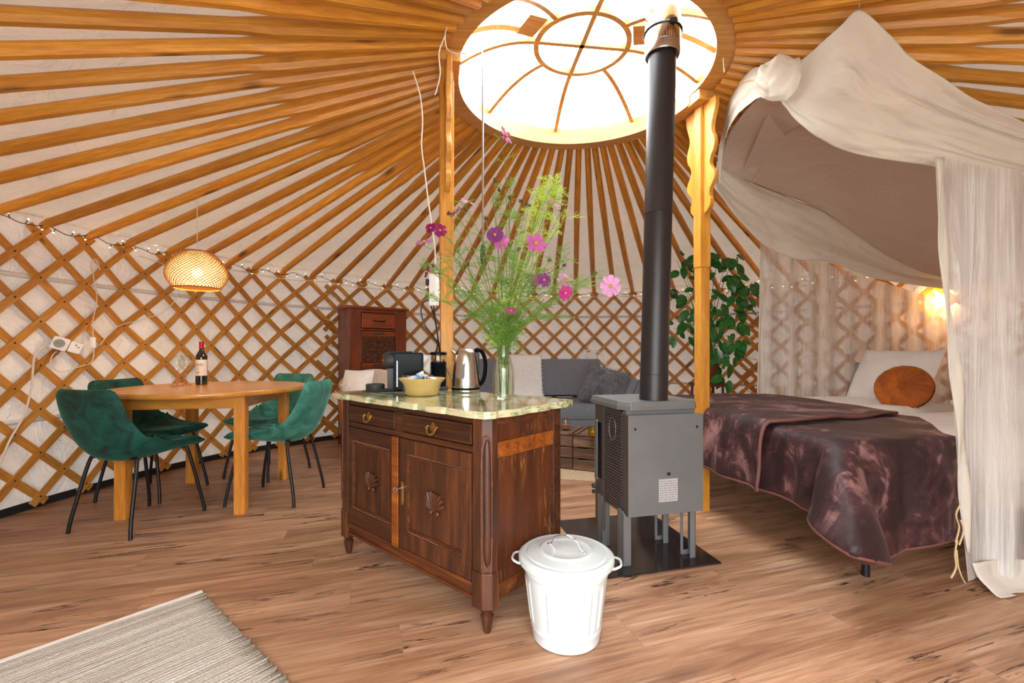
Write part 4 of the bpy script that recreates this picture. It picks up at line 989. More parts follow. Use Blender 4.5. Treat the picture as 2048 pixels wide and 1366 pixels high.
# ================================================================ crate coffee tables and jute rug
jr = MB().lathe([(0, .001), (1.0, .001), (1.0, .010), (0, .012)], 72, (0, 0, 0), sy=.62).build('jute_rug', MAT['beige_weave'], None); jr.location = (.52, 4.12, 0); jr.rotation_euler = (0, 0, R(-22)); tag(jr, 'beige woven jute rug under the wooden crates', 'rug')
cA = V((.50, 3.763)); cX = V((.9255, -.3787))
for k, (x0, lb) in enumerate(((.004, 'weathered wooden fruit crate used as a coffee table, the half beside the stove'), (-.504, 'weathered wooden fruit crate used as a coffee table, the half beside the sideboard'))):
    o = cA+cX*x0; cr = thing('wooden_crate', lb, 'crate', (o.x, o.y, .012), rz_of(cX), 'fruit crates used as a coffee table')
    w_, dp, h = .50, .40, .29
    for x in (.0, w_-.035):
        for y in (.012, dp-.047): MB().bx(x+.001, x+.034, y, y+.035, .0, h-.012).build('corner_post', MAT['crate'], cr)
    for j in range(3):
        z0 = .004+j*.094; MB().bx(.0, w_, .0, .011, z0, z0+.082, .0).build('slat', MAT['crate'], cr, bevel=.002); MB().bx(.0, w_, dp-.011, dp, z0, z0+.082).build('slat', MAT['crate'], cr)
        for x in (.0, w_-.011): MB().bx(x-.0+(.0), x+.011, .012, dp-.012, z0, z0+.082).build('slat', MAT['crate'], cr)
    for j in range(6): y0 = .004+j*.0655; MB().bx(.0, w_, y0, y0+.058, h-.011, h).build('slat', MAT['crate'], cr, bevel=.0015)
    MB().bx(.004 if k == 0 else w_-.04, .040 if k == 0 else w_-.004, .0, dp, h, h+.012).build('batten', MAT['crate'], cr, bevel=.002)
def jar(pos, mat, h, r, lb, lid, gname='candle_jar'):
    j = thing(gname, lb, 'jar', pos, 0)
    MB().lathe([(0, .002), (r*.9, 0), (r, .006), (r, h*.75), (r*.85, h*.86), (r*.86, h), (r*.80, h), (r*.80, h*.86), (r*.93, h*.74), (r*.93, .01), (0, .008)], 28).build('glass', mat, j, smooth=True)
    MB().lathe([(0, .009), (r*.88, .009), (r*.88, h*.42), (0, h*.42)], 20).build('filling', plain('jar_filling', srgb(*lid), .7, 0, .25), j)
zz = .312
p = F(1131, 858, zz); jar((p.x, p.y, zz), MAT['glass'], .095, .040, 'clear glass jar with amber filling on the wooden crates', (190, 120, 70))
p = F(1186, 872, zz); jar((p.x+.0, p.y, zz), MAT['glass_yellow'], .075, .038, 'yellow ribbed glass candle jar on the crate beside the stove', (200, 170, 60))

# ================================================================ foreground rug
ra = V((-1.275, 1.873)); ru = V((.766, -.643)); rv = V((-.643, -.766)); ru = V((.7660, -.6428))
rg = MB().grid(lambda u, v: V((u*1.9, -v*1.25, .006+.0016*noise.noise(V((u*70, v*2, 0)))+.0009*sin(v*700))), 10, 260)
rrr = random.Random(3)
rg = MB()
def rugf(u, v):
    e = .012*noise.noise(V((v*60, 0, 0)))+.006*noise.noise(V((v*200, 3, 0)))
    return V((u*1.9 if u > 0 else 0, -v*1.25, .007+.0012*sin(v*520)+.003*noise.noise(V((u*3, v*3, 0)))))+V((e if u >= 1 else (e if u <= 0 else 0), 0, 0))
# local x runs along the left hem direction, local -y along the ragged end
r_ang = rz_of(rv); rug = MB().grid(rugf, 30, 420).build('striped_rug', MAT['rug'], None, smooth=True, solid=.006)
rug.location = (ra.x, ra.y, 0); rug.rotation_euler = (0, 0, r_ang); tag(rug, 'flat-woven cream and beige striped rug lying in front of the dining table', 'rug')
rug.scale = (1, -1, 1)
MB().bx(.0, 1.9, -.004, .018, .004, .0125).build('hem', MAT['linen'], rug, mw=Matrix.Scale(-1, 4, (0, 1, 0)))

# ================================================================ bed
PB = V((1.44, 2.0)); bl_ = V((.986, .165)); ba_ = V((-.165, .986)); ZBD = .56
def BD(a, l, z): return V((PB.x+ba_.x*a+bl_.x*l, PB.y+ba_.y*a+bl_.y*l, z))
bd = thing('double_bed', 'double bed with white bedding under the cream canopy', 'bed', (PB.x, PB.y, 0), rz_of(bl_))
MB().bx(.02, 1.98, .02, 1.58, .235, .36, .01).build('bed_frame', plain('cream_bed_frame', srgb(206, 190, 170), .7), bd)
MB().box((1.0, .8, .455), (1.98, 1.58, .19), bev=.05).build('mattress', MAT['linen'], bd, smooth=True)
for x, y in ((.13, .0), (.55, 1.5), (1.9, .10), (1.9, 1.5)): MB().tube([(x, y, 0), (x, y, .24)], .016, 12).build('leg', MAT['black_metal'], bd, smooth=True)
def duv(u, v):
    x = .55+1.38*u; y = .86+.74*v; e = min(u, 1-u, v, 1-v); h = .05*min(1, e/.06)**.5 if e > 0 else 0
    return V((x, y+.02*noise.noise(V((x*4, y*2, 0))), ZBD+.006+h+.018*noise.noise(V((x*3, y*4, 1)))*min(1, e/.1)))
dv = MB().grid(duv, 50, 34).build('duvet', MAT['linen'], bd, smooth=True)
def duv2(u, v):
    x = .50+1.4*u; y = -.02+.85*v; e = min(u, 1-u, v, 1-v); h = .025*min(1, max(e, 0)/.06)**.5
    return V((x, y, ZBD+.002+h-(.12*(1-v/.05) if v < .05 else 0)+.012*noise.noise(V((x*3, y*4, 5)))*min(1, e/.1)))
MB().grid(duv2, 50, 34).build('duvet', MAT['linen'], bd, smooth=True)
# pillows
p = BD(1.25, 1.72, .80); w1 = pillow('bed_pillow', MAT['linen'], .62, .46, .17, p, (R(62), 0, R(-78)), 16, .02, 1); tag(w1, 'white pillow propped at the head of the bed behind the amber cushion', 'pillow')
p = BD(1.45, 1.80, .73); w2 = pillow('bed_pillow', cloth('blue_grey_pillow', srgb(150, 160, 172), .3, 6, .01), .44, .36, .14, p, (R(66), 0, R(-72)), 14, .01, 5); tag(w2, 'blue-grey pillow edge showing behind the white pillow', 'pillow')
p = BD(.45, 1.70, .72); w3 = pillow('bed_pillow', MAT['linen'], .62, .46, .17, p, (R(52), 0, R(-82)), 16, .02, 9); tag(w3, 'white pillow on the near half of the bed, seen through the hanging curtain', 'pillow')
ac = MB()
for sg in (1, -1):
    def rc_(u, v, sg=sg):
        a = 2*pi*u*sg; r = .168*sin(v*pi/2)**.9; e = sqrt(max(0, 1-(r/.169)**2)); pl_ = .006*cos(a*18)*(1-v)*v*4
        return V((r*cos(a), r*sin(a)*1, sg*(.062*e**.9-.040*math.exp(-(r/.030)**2)+pl_+.003*noise.noise(V((cos(a)*3, sin(a)*3, r*8))))))
    ac.grid(rc_, 108, 16, True)
p = BD(.98, 1.50, .735); am = ac.build('round_cushion', MAT['amber_velvet'], None, smooth=True, ang=80); am.location = p; am.rotation_euler = (R(58), R(-32), R(-38)); tag(am, 'round amber velvet cushion with pleats on the bed', 'cushion')
MB().ball((0, 0, .024), .012, 12, 8, (1, 1, .6)).build('button', MAT['amber_velvet'], am, smooth=True)

def drape(a, l, z0=ZBD, lift=.02, bulge=.03, amax=1.60):
    """cloth point laid over the foot end (l<0) and the near side (a<0) of the bed"""
    ea = max(0, -a); el = max(0, -l); h = (ea**2.0+el**2.0)**.5
    rnd = .05
    def soft(e): return e if e < 1e-6 else max(0.0, e-rnd*.57)
    d = max(0.0, h-rnd*.4) if h > rnd else h*h/(rnd*2.2)
    out = lift+min(h, rnd)*.55
    if h > 0:
        da, dl = ea/h, el/h; cr = 2*min(da, dl)              # corner falls as a loose cone
        out += bulge*(1-math.exp(-d/.12))+cr*.27*min(1, d/.34); d = d if cr < .01 else d*(1-.10*cr)
        aa = (-out*da if ea > 0 else a); ll = (-out*dl if el > 0 else l)
        if ea <= 0: aa = a
        if el <= 0: ll = l
        z = z0+lift-d
    else: aa, ll, z = a, l, z0+lift
    if a > amax: e = a-amax; aa = amax+min(e, .05)+.02; z = min(z, z0+lift-e)
    return aa, ll, z
def blanket(fa, fl, lift, seed, bulge=.03):
    def f(u, v):
        a = fa(u, v); l = fl(u, v); a0_, l0_ = a, l
        if a < 0 and l < 0:
            p_ = max(-a/.44, -l/.335); q_ = ((-a/.44)**2.3+(-l/.335)**2.3)**(1/2.3); a *= p_/max(q_, 1e-6); l *= p_/max(q_, 1e-6)
        if a < 0 and l >= 0: a *= 1+.12*math.exp(-(l/.22)**2)
        elif a < 0: a *= 1.12-.12*min(1, -l/.25)
        aa, ll, z = drape(a, l, lift=lift, bulge=bulge)
        n1 = noise.noise(V((a*2.6+seed, l*2.6, 0))); n2 = noise.noise(V((a*6+seed, l*6, 3)))
        hang = min(1, max(0, -l)/.1+max(0, -a)/.1)
        wv = .018*sin(a*17+seed)*min(1, max(0, -l)/.15)*(1 if a > 0 else .4)+.03*sin(l*11+seed)*min(1, max(0, -a)/.2)
        z += (.014*n1+.008*n2+.006)*(1-hang)+(.012*n1)*hang
        p = BD(aa, ll, max(z, .012)); o = V((0, 0, 0))
        if l < 0: o -= V((bl_.x, bl_.y, 0))*(wv+.012*n2)
        if a < 0: o -= V((ba_.x, ba_.y, 0))*(abs(wv)*.8+.012*n2)
        return p+o
    return f
def border(fn, r, us, name, parent):
    b = MB(); path = [fn(*q) for q in us]; b.tube(path, r, 7, closed=True); return b.build(name, MAT['piping'], parent, smooth=True)
A0, A1 = -.44, 1.86
fa = lambda u, v: A0+(A1-A0)*u
def fl1(u, v):
    a = A0+(A1-A0)*u; end = .55+.9*min(max(a, 0), .42)+.0*a-(.12*max(0, -a)); c = min(1, u/.06); return -.335*(1)+(end+.335)*v
g1 = blanket(fa, fl1, .048, 1.0, .035)
bk1 = MB().grid(g1, 110, 70).build('plush_blanket', MAT['plush'], None, smooth=True, solid=.012, ang=180); tag(bk1, 'dark brown plush blanket hanging over the near corner of the bed', 'blanket')
per = [(i/60, 0) for i in range(60)]+[(1, i/40) for i in range(40)]+[(1-i/60, 1) for i in range(60)]+[(0, 1-i/40) for i in range(40)]
border(g1, .008, per, 'piping', bk1)
def fa2(u, v): return .33+.30*max(0, v-.38)+(1.84-.33-.30*max(0, v-.38))*u
def fl2(u, v): return -.36+1.26*v
g2 = blanket(fa2, fl2, .075, 4.0, .055)
bk2 = MB().grid(g2, 80, 64).build('plush_blanket', MAT['plush'], None, smooth=True, solid=.012, ang=180); tag(bk2, 'second dark brown plush blanket layer with piped edge, on the bed end beside the post', 'blanket')
border(g2, .009, per, 'piping', bk2)

# ================================================================ canopy over the bed
def curve_at(c, t):
    n = len(c)-1; f = t*n; i = min(int(f), n-1); return c[i].lerp(c[i+1], f-i)
def loft(name, up, lo, mat, nu, nv, fold, parent, solid=.004, seed=0, folds=3.0, out=(0, -1, 0)):
    U = bez([P(*q) for q in up], 8); L = bez([P(*q) for q in lo], 8); out = V(out)
    def f(u, v):
        a = curve_at(U, u); c = curve_at(L, u); p = a.lerp(c, v); e = min(1, min(u, 1-u)/.04+.3)
        n_ = sin(v*pi*folds+u*3+seed+2.2*noise.noise(V((u*2.2, v*1.2, seed))))*.5+.6*noise.noise(V((u*5, v*folds*1.6, seed+2)))+.35*noise.noise(V((u*11, v*folds*4, seed+5)))
        return p+out*fold*n_*e+V((0, 0, -.35*fold*n_*e))
    return MB().grid(f, nu, nv).build(name, mat, parent, smooth=True, solid=solid, ang=180)
cp = thing('bed_canopy', 'cream cotton canopy tied up above the bed with draped swags', 'canopy', (0, 0, 0))
loft('front_valance', [(1556, 150, 2.26), (1612, 112, 2.12), (1668, 62, 1.96), (1718, 22, 1.86), (1770, 70, 1.86), (1819, 114, 1.86), (1890, 165, 1.87), (1951, 202, 1.88), (2048, 246, 1.90), (2200, 300, 1.92), (2400, 350, 1.95)],
     [(1545, 190, 2.28), (1575, 228, 2.22), (1608, 259, 2.15), (1645, 282, 2.10), (1687, 299, 2.05), (1740, 312, 2.02), (1800, 322, 2.0), (1872, 332, 1.98), (1960, 352, 1.97), (2080, 380, 1.96), (2400, 430, 1.97)], MAT['cotton'], 140, 60, .030, cp, seed=1, folds=4.2)
loft('foot_valance', [(1548, 150, 2.27), (1512, 134, 2.42), (1482, 160, 2.6), (1462, 190, 2.75), (1448, 240, 2.9), (1440, 285, 3.05), (1436, 320, 3.15)],
     [(1542, 192, 2.26), (1518, 195, 2.38), (1492, 212, 2.5), (1470, 236, 2.66), (1452, 275, 2.82), (1444, 330, 3.0), (1440, 372, 3.12)], MAT['cotton'], 60, 24, .022, cp, seed=3, folds=2.6, out=(-.7, -.7, 0))
loft('inner_side', [(1540, 182, 2.36), (1518, 196, 2.46), (1490, 222, 2.62), (1460, 262, 2.86), (1446, 300, 3.05), (1440, 345, 3.2)],
     [(1606, 250, 2.5), (1590, 260, 2.6), (1574, 268, 2.7), (1545, 300, 2.9), (1520, 338, 3.1), (1500, 364, 3.25)], MAT['cotton_mauve'], 50, 24, .02, cp, seed=6, folds=1.4)
loft('top_sheet', [(1560, 170, 2.34), (1640, 150, 2.28), (1760, 140, 2.2), (1950, 220, 2.1), (2150, 290, 2.05), (2400, 350, 2.02)],
     [(1480, 352, 3.24), (1560, 388, 3.36), (1643, 424, 3.46), (1788, 520, 3.66), (1900, 560, 3.80), (2000, 575, 3.85)], MAT['cotton_mauve'], 70, 60, .018, cp, seed=9, folds=2.0, out=(0, 0, 1))
loft('back_valance', [(1434, 322, 3.16), (1503, 364, 3.24), (1575, 394, 3.34), (1643, 422, 3.44), (1715, 468, 3.55), (1788, 518, 3.64), (1880, 545, 3.76), (1990, 566, 3.82)],
     [(1428, 372, 3.14), (1457, 416, 3.16), (1490, 454, 3.2), (1525, 488, 3.26), (1591, 518, 3.34), (1665, 527, 3.46), (1766, 560, 3.6), (1990, 590, 3.8)], MAT['cotton'], 100, 30, .026, cp, seed=12, folds=2.6)
def knot(u, v):
    a = 2*pi*u; c = P(1560+(v-.5)*70, 156-(v-.5)*26, 2.22-.03*v); r = (.062+.030*sin(pi*v))*(1+.12*sin(a*5+v*9)+.10*noise.noise(V((cos(a)*2, sin(a)*2, v*6))))
    ax = V((.9, -.1, .35)).normalized(); s = ax.cross(V((0, 1, 0))).normalized(); t = ax.cross(s)
    return c+s*cos(a)*r*1.05+t*sin(a)*r*.8
MB().grid(knot, 60, 24, True).build('knot', MAT['cotton'], cp, smooth=True, ang=180)
b = MB().tube([P(1718, 20, 1.86), P(1719, 8, 1.86), P(1722, -4, 1.86)], .003, 6); b.tube([P(1719, -6, 1.86)+V((.010*cos(t), 0, .014*sin(t))) for t in [2*pi*q/14 for q in range(14)]], .0025, 5, closed=True); b.build('hook', MAT['chrome'], cp, smooth=True)
MB().tube([P(1470, 172, 2.70), P(1500, 160, 2.45), P(1535, 165, 2.3)], .003, 5).build('tie_cord', MAT['rope'], cp)
def curt(x0, x1, zt0, zt1, zb, yf, amp, freq, seed):
    def f(u, v):
        X = x0(v)+(x1-x0(v))*u; z = (zt0+(zt1-zt0)*u)*(1-v)+zb*v
        y = yf(X)+amp*sin(X*freq+1.2*noise.noise(V((X*3, z, seed))))*(.5+.5*v)+amp*.7*noise.noise(V((X*9, z*1.1, seed)))
        return V((X, y, z))
    return f
k0 = P(1524, 486, 3.80)
f_ = curt(lambda v: k0.x+.0*v-.02*v, 3.98, 1.90, 1.42, .40, lambda X: 3.47+.167*X, .018, 34, 1)
bc = MB().grid(f_, 220, 40).build('back_curtain', MAT['sheer_back'], None, smooth=True, ang=180); tag(bc, 'sheer crinkled voile curtain hanging along the far side of the bed', 'curtain')
MB().tube([f_(0, v/30)+V((0, -.002, 0)) for v in range(31)], .006, 6, flat=.5).build('side_hem', MAT['cotton'], bc, smooth=True)
yn = lambda X: 1.905+.10*(X-1.85)
def xl(v): return 1.765+.045*v+.085*v**1.5
f_ = curt(xl, 3.05, 1.80, 1.66, .04, yn, .016, 26, 7)
nc = MB().grid(f_, 240, 60).build('front_curtain', MAT['sheer'], None, smooth=True, ang=180); tag(nc, 'sheer crinkled voile curtain hanging to the floor at the near side of the bed', 'curtain')
def hem(u, v): p = f_(0, v*.93); return p+V((-.002+.036*(u)*(1-.25*sin(v*7)), -.004-.008*sin(u*3+v*20), 0))
MB().grid(hem, 4, 60).build('side_hem', MAT['cotton'], nc, smooth=True, solid=.002)
def bh(u, v):
    X = 1.91+1.12*u; top = .085+.02*sin(X*7); z = .125*(1-v)*(.55+.45*min(1, u*6)) if v < .45 else max(.008, .07*(1-v)/.55)
    yy = yn(X)-.008-(.0 if v < .45 else (v-.45)*.12)+.010*sin(X*19)
    return V((X+.05*v*(u < .08), yy, max(.008, .115*(1-v)**1.2)+.004*noise.noise(V((X*9, v*4, 0)))))
MB().grid(bh, 70, 10).build('bottom_hem', MAT['cotton'], nc, smooth=True, solid=.002)
b = MB()
for s in ([(1921, 1008), (1912, 1030), (1918, 1055), (1911, 1085)], [(1914, 1080), (1910, 1110), (1912, 1135), (1902, 1156)], [(1913, 1100), (1916, 1130), (1922, 1150), (1930, 1166)], [(1921, 1040), (1927, 1062), (1918, 1090)]):
    b.tube(bez([P(x, y, 1.885) for x, y in s], 5), .0045, 5, flat=.4)
b.build('tie_strings', MAT['rope'], nc, kind='stuff')
# wall lamp behind the voile
wl_ = thing('wall_lamp', 'paper star lamp glowing on the wall above the bed head', 'lamp', tuple(P(1864, 602, 4.32)), R(30))
b = MB()
for k in range(10):
    a0, a1 = 2*pi*k/10, 2*pi*(k+1)/10; r0 = .135 if k % 2 else .06; r1 = .06 if k % 2 else .135
    for yy in (-.05, .03): b.add([(r0*cos(a0), 0, r0*sin(a0)), (r1*cos(a1), 0, r1*sin(a1)), (0, yy, 0)], [(0, 1, 2)])
b.build('paper_star', MAT['paper_shade'], wl_)
MB().ball((0, -.01, 0), .018, 12, 8).build('bulb', MAT['bulb'], wl_, smooth=True)
MB().tube([(0, .02, 0), (.02, .10, .05)], .004, 6).build('cord', MAT['cable'], wl_)
d = bpy.data.lights.new('wall_lamp_glow', 'POINT'); d.energy = 9; d.color = (1, .55, .22); d.shadow_soft_size = .04
o = bpy.data.objects.new('wall_lamp_glow', d); COL.objects.link(o); o.location = P(1864, 602, 4.25)
# ================================================================ vase and cosmos
vp = SB(.81, .325, MT); VX, VY = -.036, 1.953
vs = thing('glass_vase', 'clear glass milk-bottle vase of cosmos on the marble top', 'vase', (VX, VY, MT))
prof = [(0, .003), (.040, 0), (.046, .006), (.047, .05), (.047, .11), (.044, .14), (.036, .165), (.031, .185), (.030, .215), (.033, .222), (.033, .230)]
MB().lathe(prof+[(.029, .230), (.027, .215), (.028, .185), (.033, .163), (.041, .138), (.044, .11), (.044, .05), (.042, .010), (0, .010)], 40).build('bottle', MAT['glass'], vs, smooth=True)
MB().lathe([(0, .011), (.042, .012), (.0435, .05), (.0435, .10), (0, .10)], 32).build('water', MAT['water'], vs, smooth=True)
NK = V((VX, VY, MT+.225))
def ribbon(b, p, q, w_, rr):
    d = (q-p); s = d.cross(V((rr.uniform(-1, 1), -1, rr.uniform(-.5, .5))))
    if s.length < 1e-6: return
    s = s.normalized()*w_/2; m = (p+q)/2+V((rr.uniform(-1, 1), rr.uniform(-1, 1), rr.uniform(-1, 1)))*d.length*.10
    i = len(b.v); b.v += [p-s, p+s, m-s, m+s, q]; b.f += [(i, i+1, i+3, i+2), (i+2, i+3, i+4)]
def frond(b, p, d, L, rr, w_=.0016, dens=9):
    d = d.normalized(); sd = d.cross(V((0, 0, 1))); sd = sd.normalized() if sd.length > .05 else V((1, 0, 0)); tip = p+d*L+V((0, 0, -.10*L)); 
    N = dens; prev = p
    for k in range(1, N+1):
        t = k/N; c = p.lerp(tip, t)+V((0, 0, .12*L*sin(t*pi))); ribbon(b, prev, c, w_*1.1, rr); prev = c
        l2 = L*(.55-.35*t)
        for s_ in (-1, 1):
            q = c+(d*.6+sd*s_*rr.uniform(.5, 1.0)+V((0, 0, rr.uniform(-.4, .5)))).normalized()*l2; ribbon(b, c, q, w_, rr)
            for m in (.35, .65):
                c2 = c.lerp(q, m); ribbon(b, c2, c2+(d+sd*s_*rr.uniform(-.2, .9)+V((rr.uniform(-.3, .3), 0, rr.uniform(-.6, .7)))).normalized()*l2*.45, w_*.9, rr)
def flower(parent, c, nrm, r, pet, rr, n=8, eye=True, droop=0.0):
    nrm = V(nrm).normalized(); a = nrm.cross(V((.1, .2, 1))).normalized(); e = a.cross(nrm); b = MB()
    for k in range(n):
        t = 2*pi*k/n+rr.uniform(-.12, .12); u = a*cos(t)+e*sin(t); w_ = nrm.cross(u); cup = rr.uniform(-.05, .35)-droop
        def g(x, y, u=u, w_=w_, cup=cup):
            wd = r*.27*sin(min(1, y*1.25+.12)*pi*.5)**.8*(1-.16*max(0, y-.8)/.2); rag = 1-.05*abs(sin((x*2-1)*4.5)) if y > .95 else 1
            return c+u*(r*(.12+.88*y)*rag)+w_*((x*2-1)*wd)+nrm*(cup*r*y*(1-y*.3)-.10*r*abs(x*2-1)*y)
        b.grid(g, 4, 5)
    o = b.build('petals', MAT[pet], parent, smooth=True)
    if eye: MB().ball(c+nrm*r*.06, r*.17, 10, 6).build('flower_eye', MAT['pollen'], o, smooth=True)
    MB().tube([c-nrm*r*.22, c-nrm*r*.03], [r*.06, r*.15], 7).build('calyx', MAT['stem'], o, smooth=True)
    return o
# (pixel x, pixel y, depth, petal, radius, normal, word)
FL = [(1012, 272, 1.90, 'petal_magenta', .040, (.75, -.5, .3), 'magenta cosmos, the topmost flower of the vase, against the roof poles'),
      (862, 456, 1.98, 'petal_deep', .026, (-.3, -.8, .3), 'wilting plum cosmos at the left side of the bouquet in front of the pine post'),
      (880, 461, 1.90, 'petal_deep', .030, (.2, -1, .1), 'deep crimson cosmos facing the camera beside the left pine post'),
      (848, 484, 1.92, 'petal_pink', .038, (-.2, -.4, .8), 'pink cosmos seen side-on, left of the post above the white socket strip'),
      (854, 543, 1.90, 'petal_deep', .027, (-.8, -.5, .1), 'small crimson cosmos just above the white socket strip'),
      (912, 424, 1.94, 'petal_purple', .032, (-.5, -.4, .6), 'faded purple cosmos on a long stem across the left post'),
      (936, 405, 1.90, 'petal_magenta', .036, (.3, -.3, .8), 'pink cosmos seen side-on right above the faded purple one'),
      (990, 470, 1.86, 'petal_purple', .036, (.0, -.9, .3), 'dark purple ragged cosmos in the middle of the bouquet beside the hanging rod'),
      (1003, 484, 1.90, 'petal_pink', .036, (.4, -.7, -.4), 'pink cosmos tucked behind the ragged purple one in mid bouquet'),
      (1072, 487, 1.84, 'petal_pink', .048, (.3, -.8, .4), 'large pink cosmos with yellow eye right of mid bouquet'),
      (1105, 407, 1.92, 'petal_pink', .034, (.4, -.4, .7), 'pink cosmos below the bright green feathery tuft'),
      (1097, 541, 1.95, 'petal_magenta', .020, (.2, -.5, .7), 'tiny magenta cosmos bud above the purple pair on the right'),
      (1070, 560, 1.95, 'petal_pink', .030, (-.4, -.7, .3), 'pink cosmos of the pair low on the right side of the bouquet'),
      (1088, 560, 1.90, 'petal_purple', .032, (.3, -.9, .1), 'purple cosmos with yellow eye low on the right side of the bouquet'),
      (1132, 563, 1.92, 'petal_pale', .044, (.3, -.7, .5), 'pale lilac cosmos seen from the back above a drooping magenta one'),
      (1131, 586, 1.86, 'petal_magenta', .032, (.2, -.8, -.3), 'drooping magenta cosmos with yellow eye under the pale lilac one'),
      (1221, 572, 1.88, 'petal_pale', .046, (.05, -1, .05), 'big pale pink cosmos out at the far right beside the stove pipe'),
      (1022, 622, 1.84, 'petal_magenta', .026, (.1, -.5, .8), 'small pink cosmos low down just above the vase neck')]
rr = random.Random(11)
for i, (px, py, Y, pet, r, nr, lb) in enumerate(FL):
    c = P(px, py, Y); t = thing('cosmos', lb[:90], 'flower', (NK.x, NK.y, MT+.02)); t['group'] = 'cosmos in the milk-bottle vase'; off = V(t.location)
    low = V((VX+rr.uniform(-.024, .024), VY+rr.uniform(-.02, .02), MT+(.02 if i % 3 == 0 else .15))); nk = NK+V((rr.uniform(-.020, .020), rr.uniform(-.018, .018), -.01))
    nv = V(nr).normalized(); e0 = c-nv*r*.22
    m1 = nk.lerp(e0, .35)+V((0, rr.uniform(-.02, .04), .06*(1 if py < 600 else .3))); m2 = nk.lerp(e0, .75)+V((rr.uniform(-.02, .02), 0, .06 if abs(px-1007) > 80 else .02))
    path = [q-off for q in bez([low, nk, m1, m2, e0-nv*.012, e0], 7)]
    st_ = MB().tube(path, [.0019]*(len(path)//2)+[.0013]*(len(path)-len(path)//2), 6).build('stem', MAT['stem'], t, smooth=True)
    flower(t, c-off, nr, r, pet, rr, 8 if i not in (1, 7) else 11)
    b = MB(); n = len(path)
    for k in range(9, n-4, 3):
        if rr.random() < .75:
            for s_ in (-1, 1):
                d = V((s_*rr.uniform(.5, 1), rr.uniform(-.5, .5), rr.uniform(.1, 1.0))); frond(b, path[k], d, rr.uniform(.035, .065), rr, .0013, 4)
    if b.f: b.build('feathery_leaves', MAT['frond'], t, kind='stuff')
# flowerless green stems with feathery foliage
GS = [(1100, 378, 1.95, 'frond_light', 22), (1118, 366, 1.98, 'frond_light', 22), (1085, 400, 1.93, 'frond_light', 14), (1128, 440, 1.95, 'frond_light', 12), (1040, 430, 1.92, 'frond', 10), (985, 395, 1.95, 'frond', 9), (1020, 375, 1.97, 'frond', 6),
      (905, 510, 1.92, 'frond', 9), (840, 530, 1.93, 'frond', 9), (868, 600, 1.86, 'frond', 9), (930, 590, 1.95, 'frond', 12), (960, 500, 1.93, 'frond', 9), (1130, 520, 1.9, 'frond', 10), (1165, 570, 1.93, 'frond', 8), (1060, 560, 1.92, 'frond', 12), (1110, 640, 1.90, 'frond', 9), (950, 640, 1.88, 'frond', 11), (1000, 560, 1.98, 'frond', 12), (1030, 520, 1.86, 'frond', 10), (1200, 560, 1.9, 'frond', 4), (1145, 600, 1.95, 'frond', 6)]
for i, (px, py, Y, mt_, nf) in enumerate(GS):
    c = P(px, py, Y); t = thing('cosmos_foliage', 'feathery green cosmos stem without a flower in the milk-bottle vase', 'foliage', (NK.x, NK.y, MT+.02)); t['group'] = 'flowerless cosmos stems in the vase'; off = V(t.location)
    if i == 0: t['label'] = 'bright yellow-green feathery tuft at the top right of the bouquet'
    low = V((VX+rr.uniform(-.02, .02), VY+rr.uniform(-.018, .018), MT+(.03 if i % 5 == 0 else .165))); nk = NK+V((rr.uniform(-.022, .022), rr.uniform(-.02, .02), -.01))
    path = [q-off for q in bez([low, nk, nk.lerp(c, .4)+V((0, 0, .05)), nk.lerp(c, .8)+V((0, 0, .03)), c], 7)]
    MB().tube(path, .0016, 6).build('stem', MAT['stem'], t, smooth=True)
    b = MB(); n = len(path)
    for k in range(nf*2):
        u = .28+.72*(k/(nf*2))**.8; p = path[min(n-1, int(u*(n-1)))]; d = V((rr.uniform(-1, 1), rr.uniform(-.7, .7), rr.uniform(-.1, 1.1)))
        frond(b, p, d, rr.uniform(.04, .085)*(1.15 if mt_ == 'frond_light' else 1), rr, .0015, 5)
    b.build('feathery_leaves', MAT[mt_], t, kind='stuff')
b = MB(); off = V((NK.x, NK.y, MT+.02))                            # the thick tuft right over the neck
for k in range(100):
    a = rr.uniform(0, 2*pi); h = rr.uniform(-.02, .16); p = NK-off+V((.03*cos(a)*rr.random(), .03*sin(a)*rr.random(), h)); frond(b, p, V((cos(a), sin(a)*.7, rr.uniform(-.3, .9))), rr.uniform(.04, .085), rr, .0015, 4)
t = thing('cosmos_foliage', 'dense green feathery tuft right over the neck of the milk-bottle vase', 'foliage', tuple(off)); t['group'] = 'flowerless cosmos stems in the vase'
b.build('feathery_leaves', MAT['frond'], t, kind='stuff')
b = MB()
for k in range(5):
    q = V((rr.uniform(-.02, .02), rr.uniform(-.015, .015), .0)); b.tube([q, q*.5+V((0, 0, .12)), V((rr.uniform(-.012, .012), rr.uniform(-.01, .01), .20))], .0024, 6)
b.build('stems', MAT['stem'], t, kind='stuff', smooth=True)
SDS = [(990, 362, 1.92), (998, 380, 1.93), (1020, 397, 1.94), (1042, 402, 1.95), (1052, 408, 1.94), (1058, 412, 1.95), (898, 428, 1.94), (1128, 530, 1.93), (1037, 500, 1.9), (1190, 548, 1.9), (972, 437, 1.94), (1100, 520, 1.92), (1123, 422, 1.95), (936, 530, 1.95), (867, 532, 1.92)]
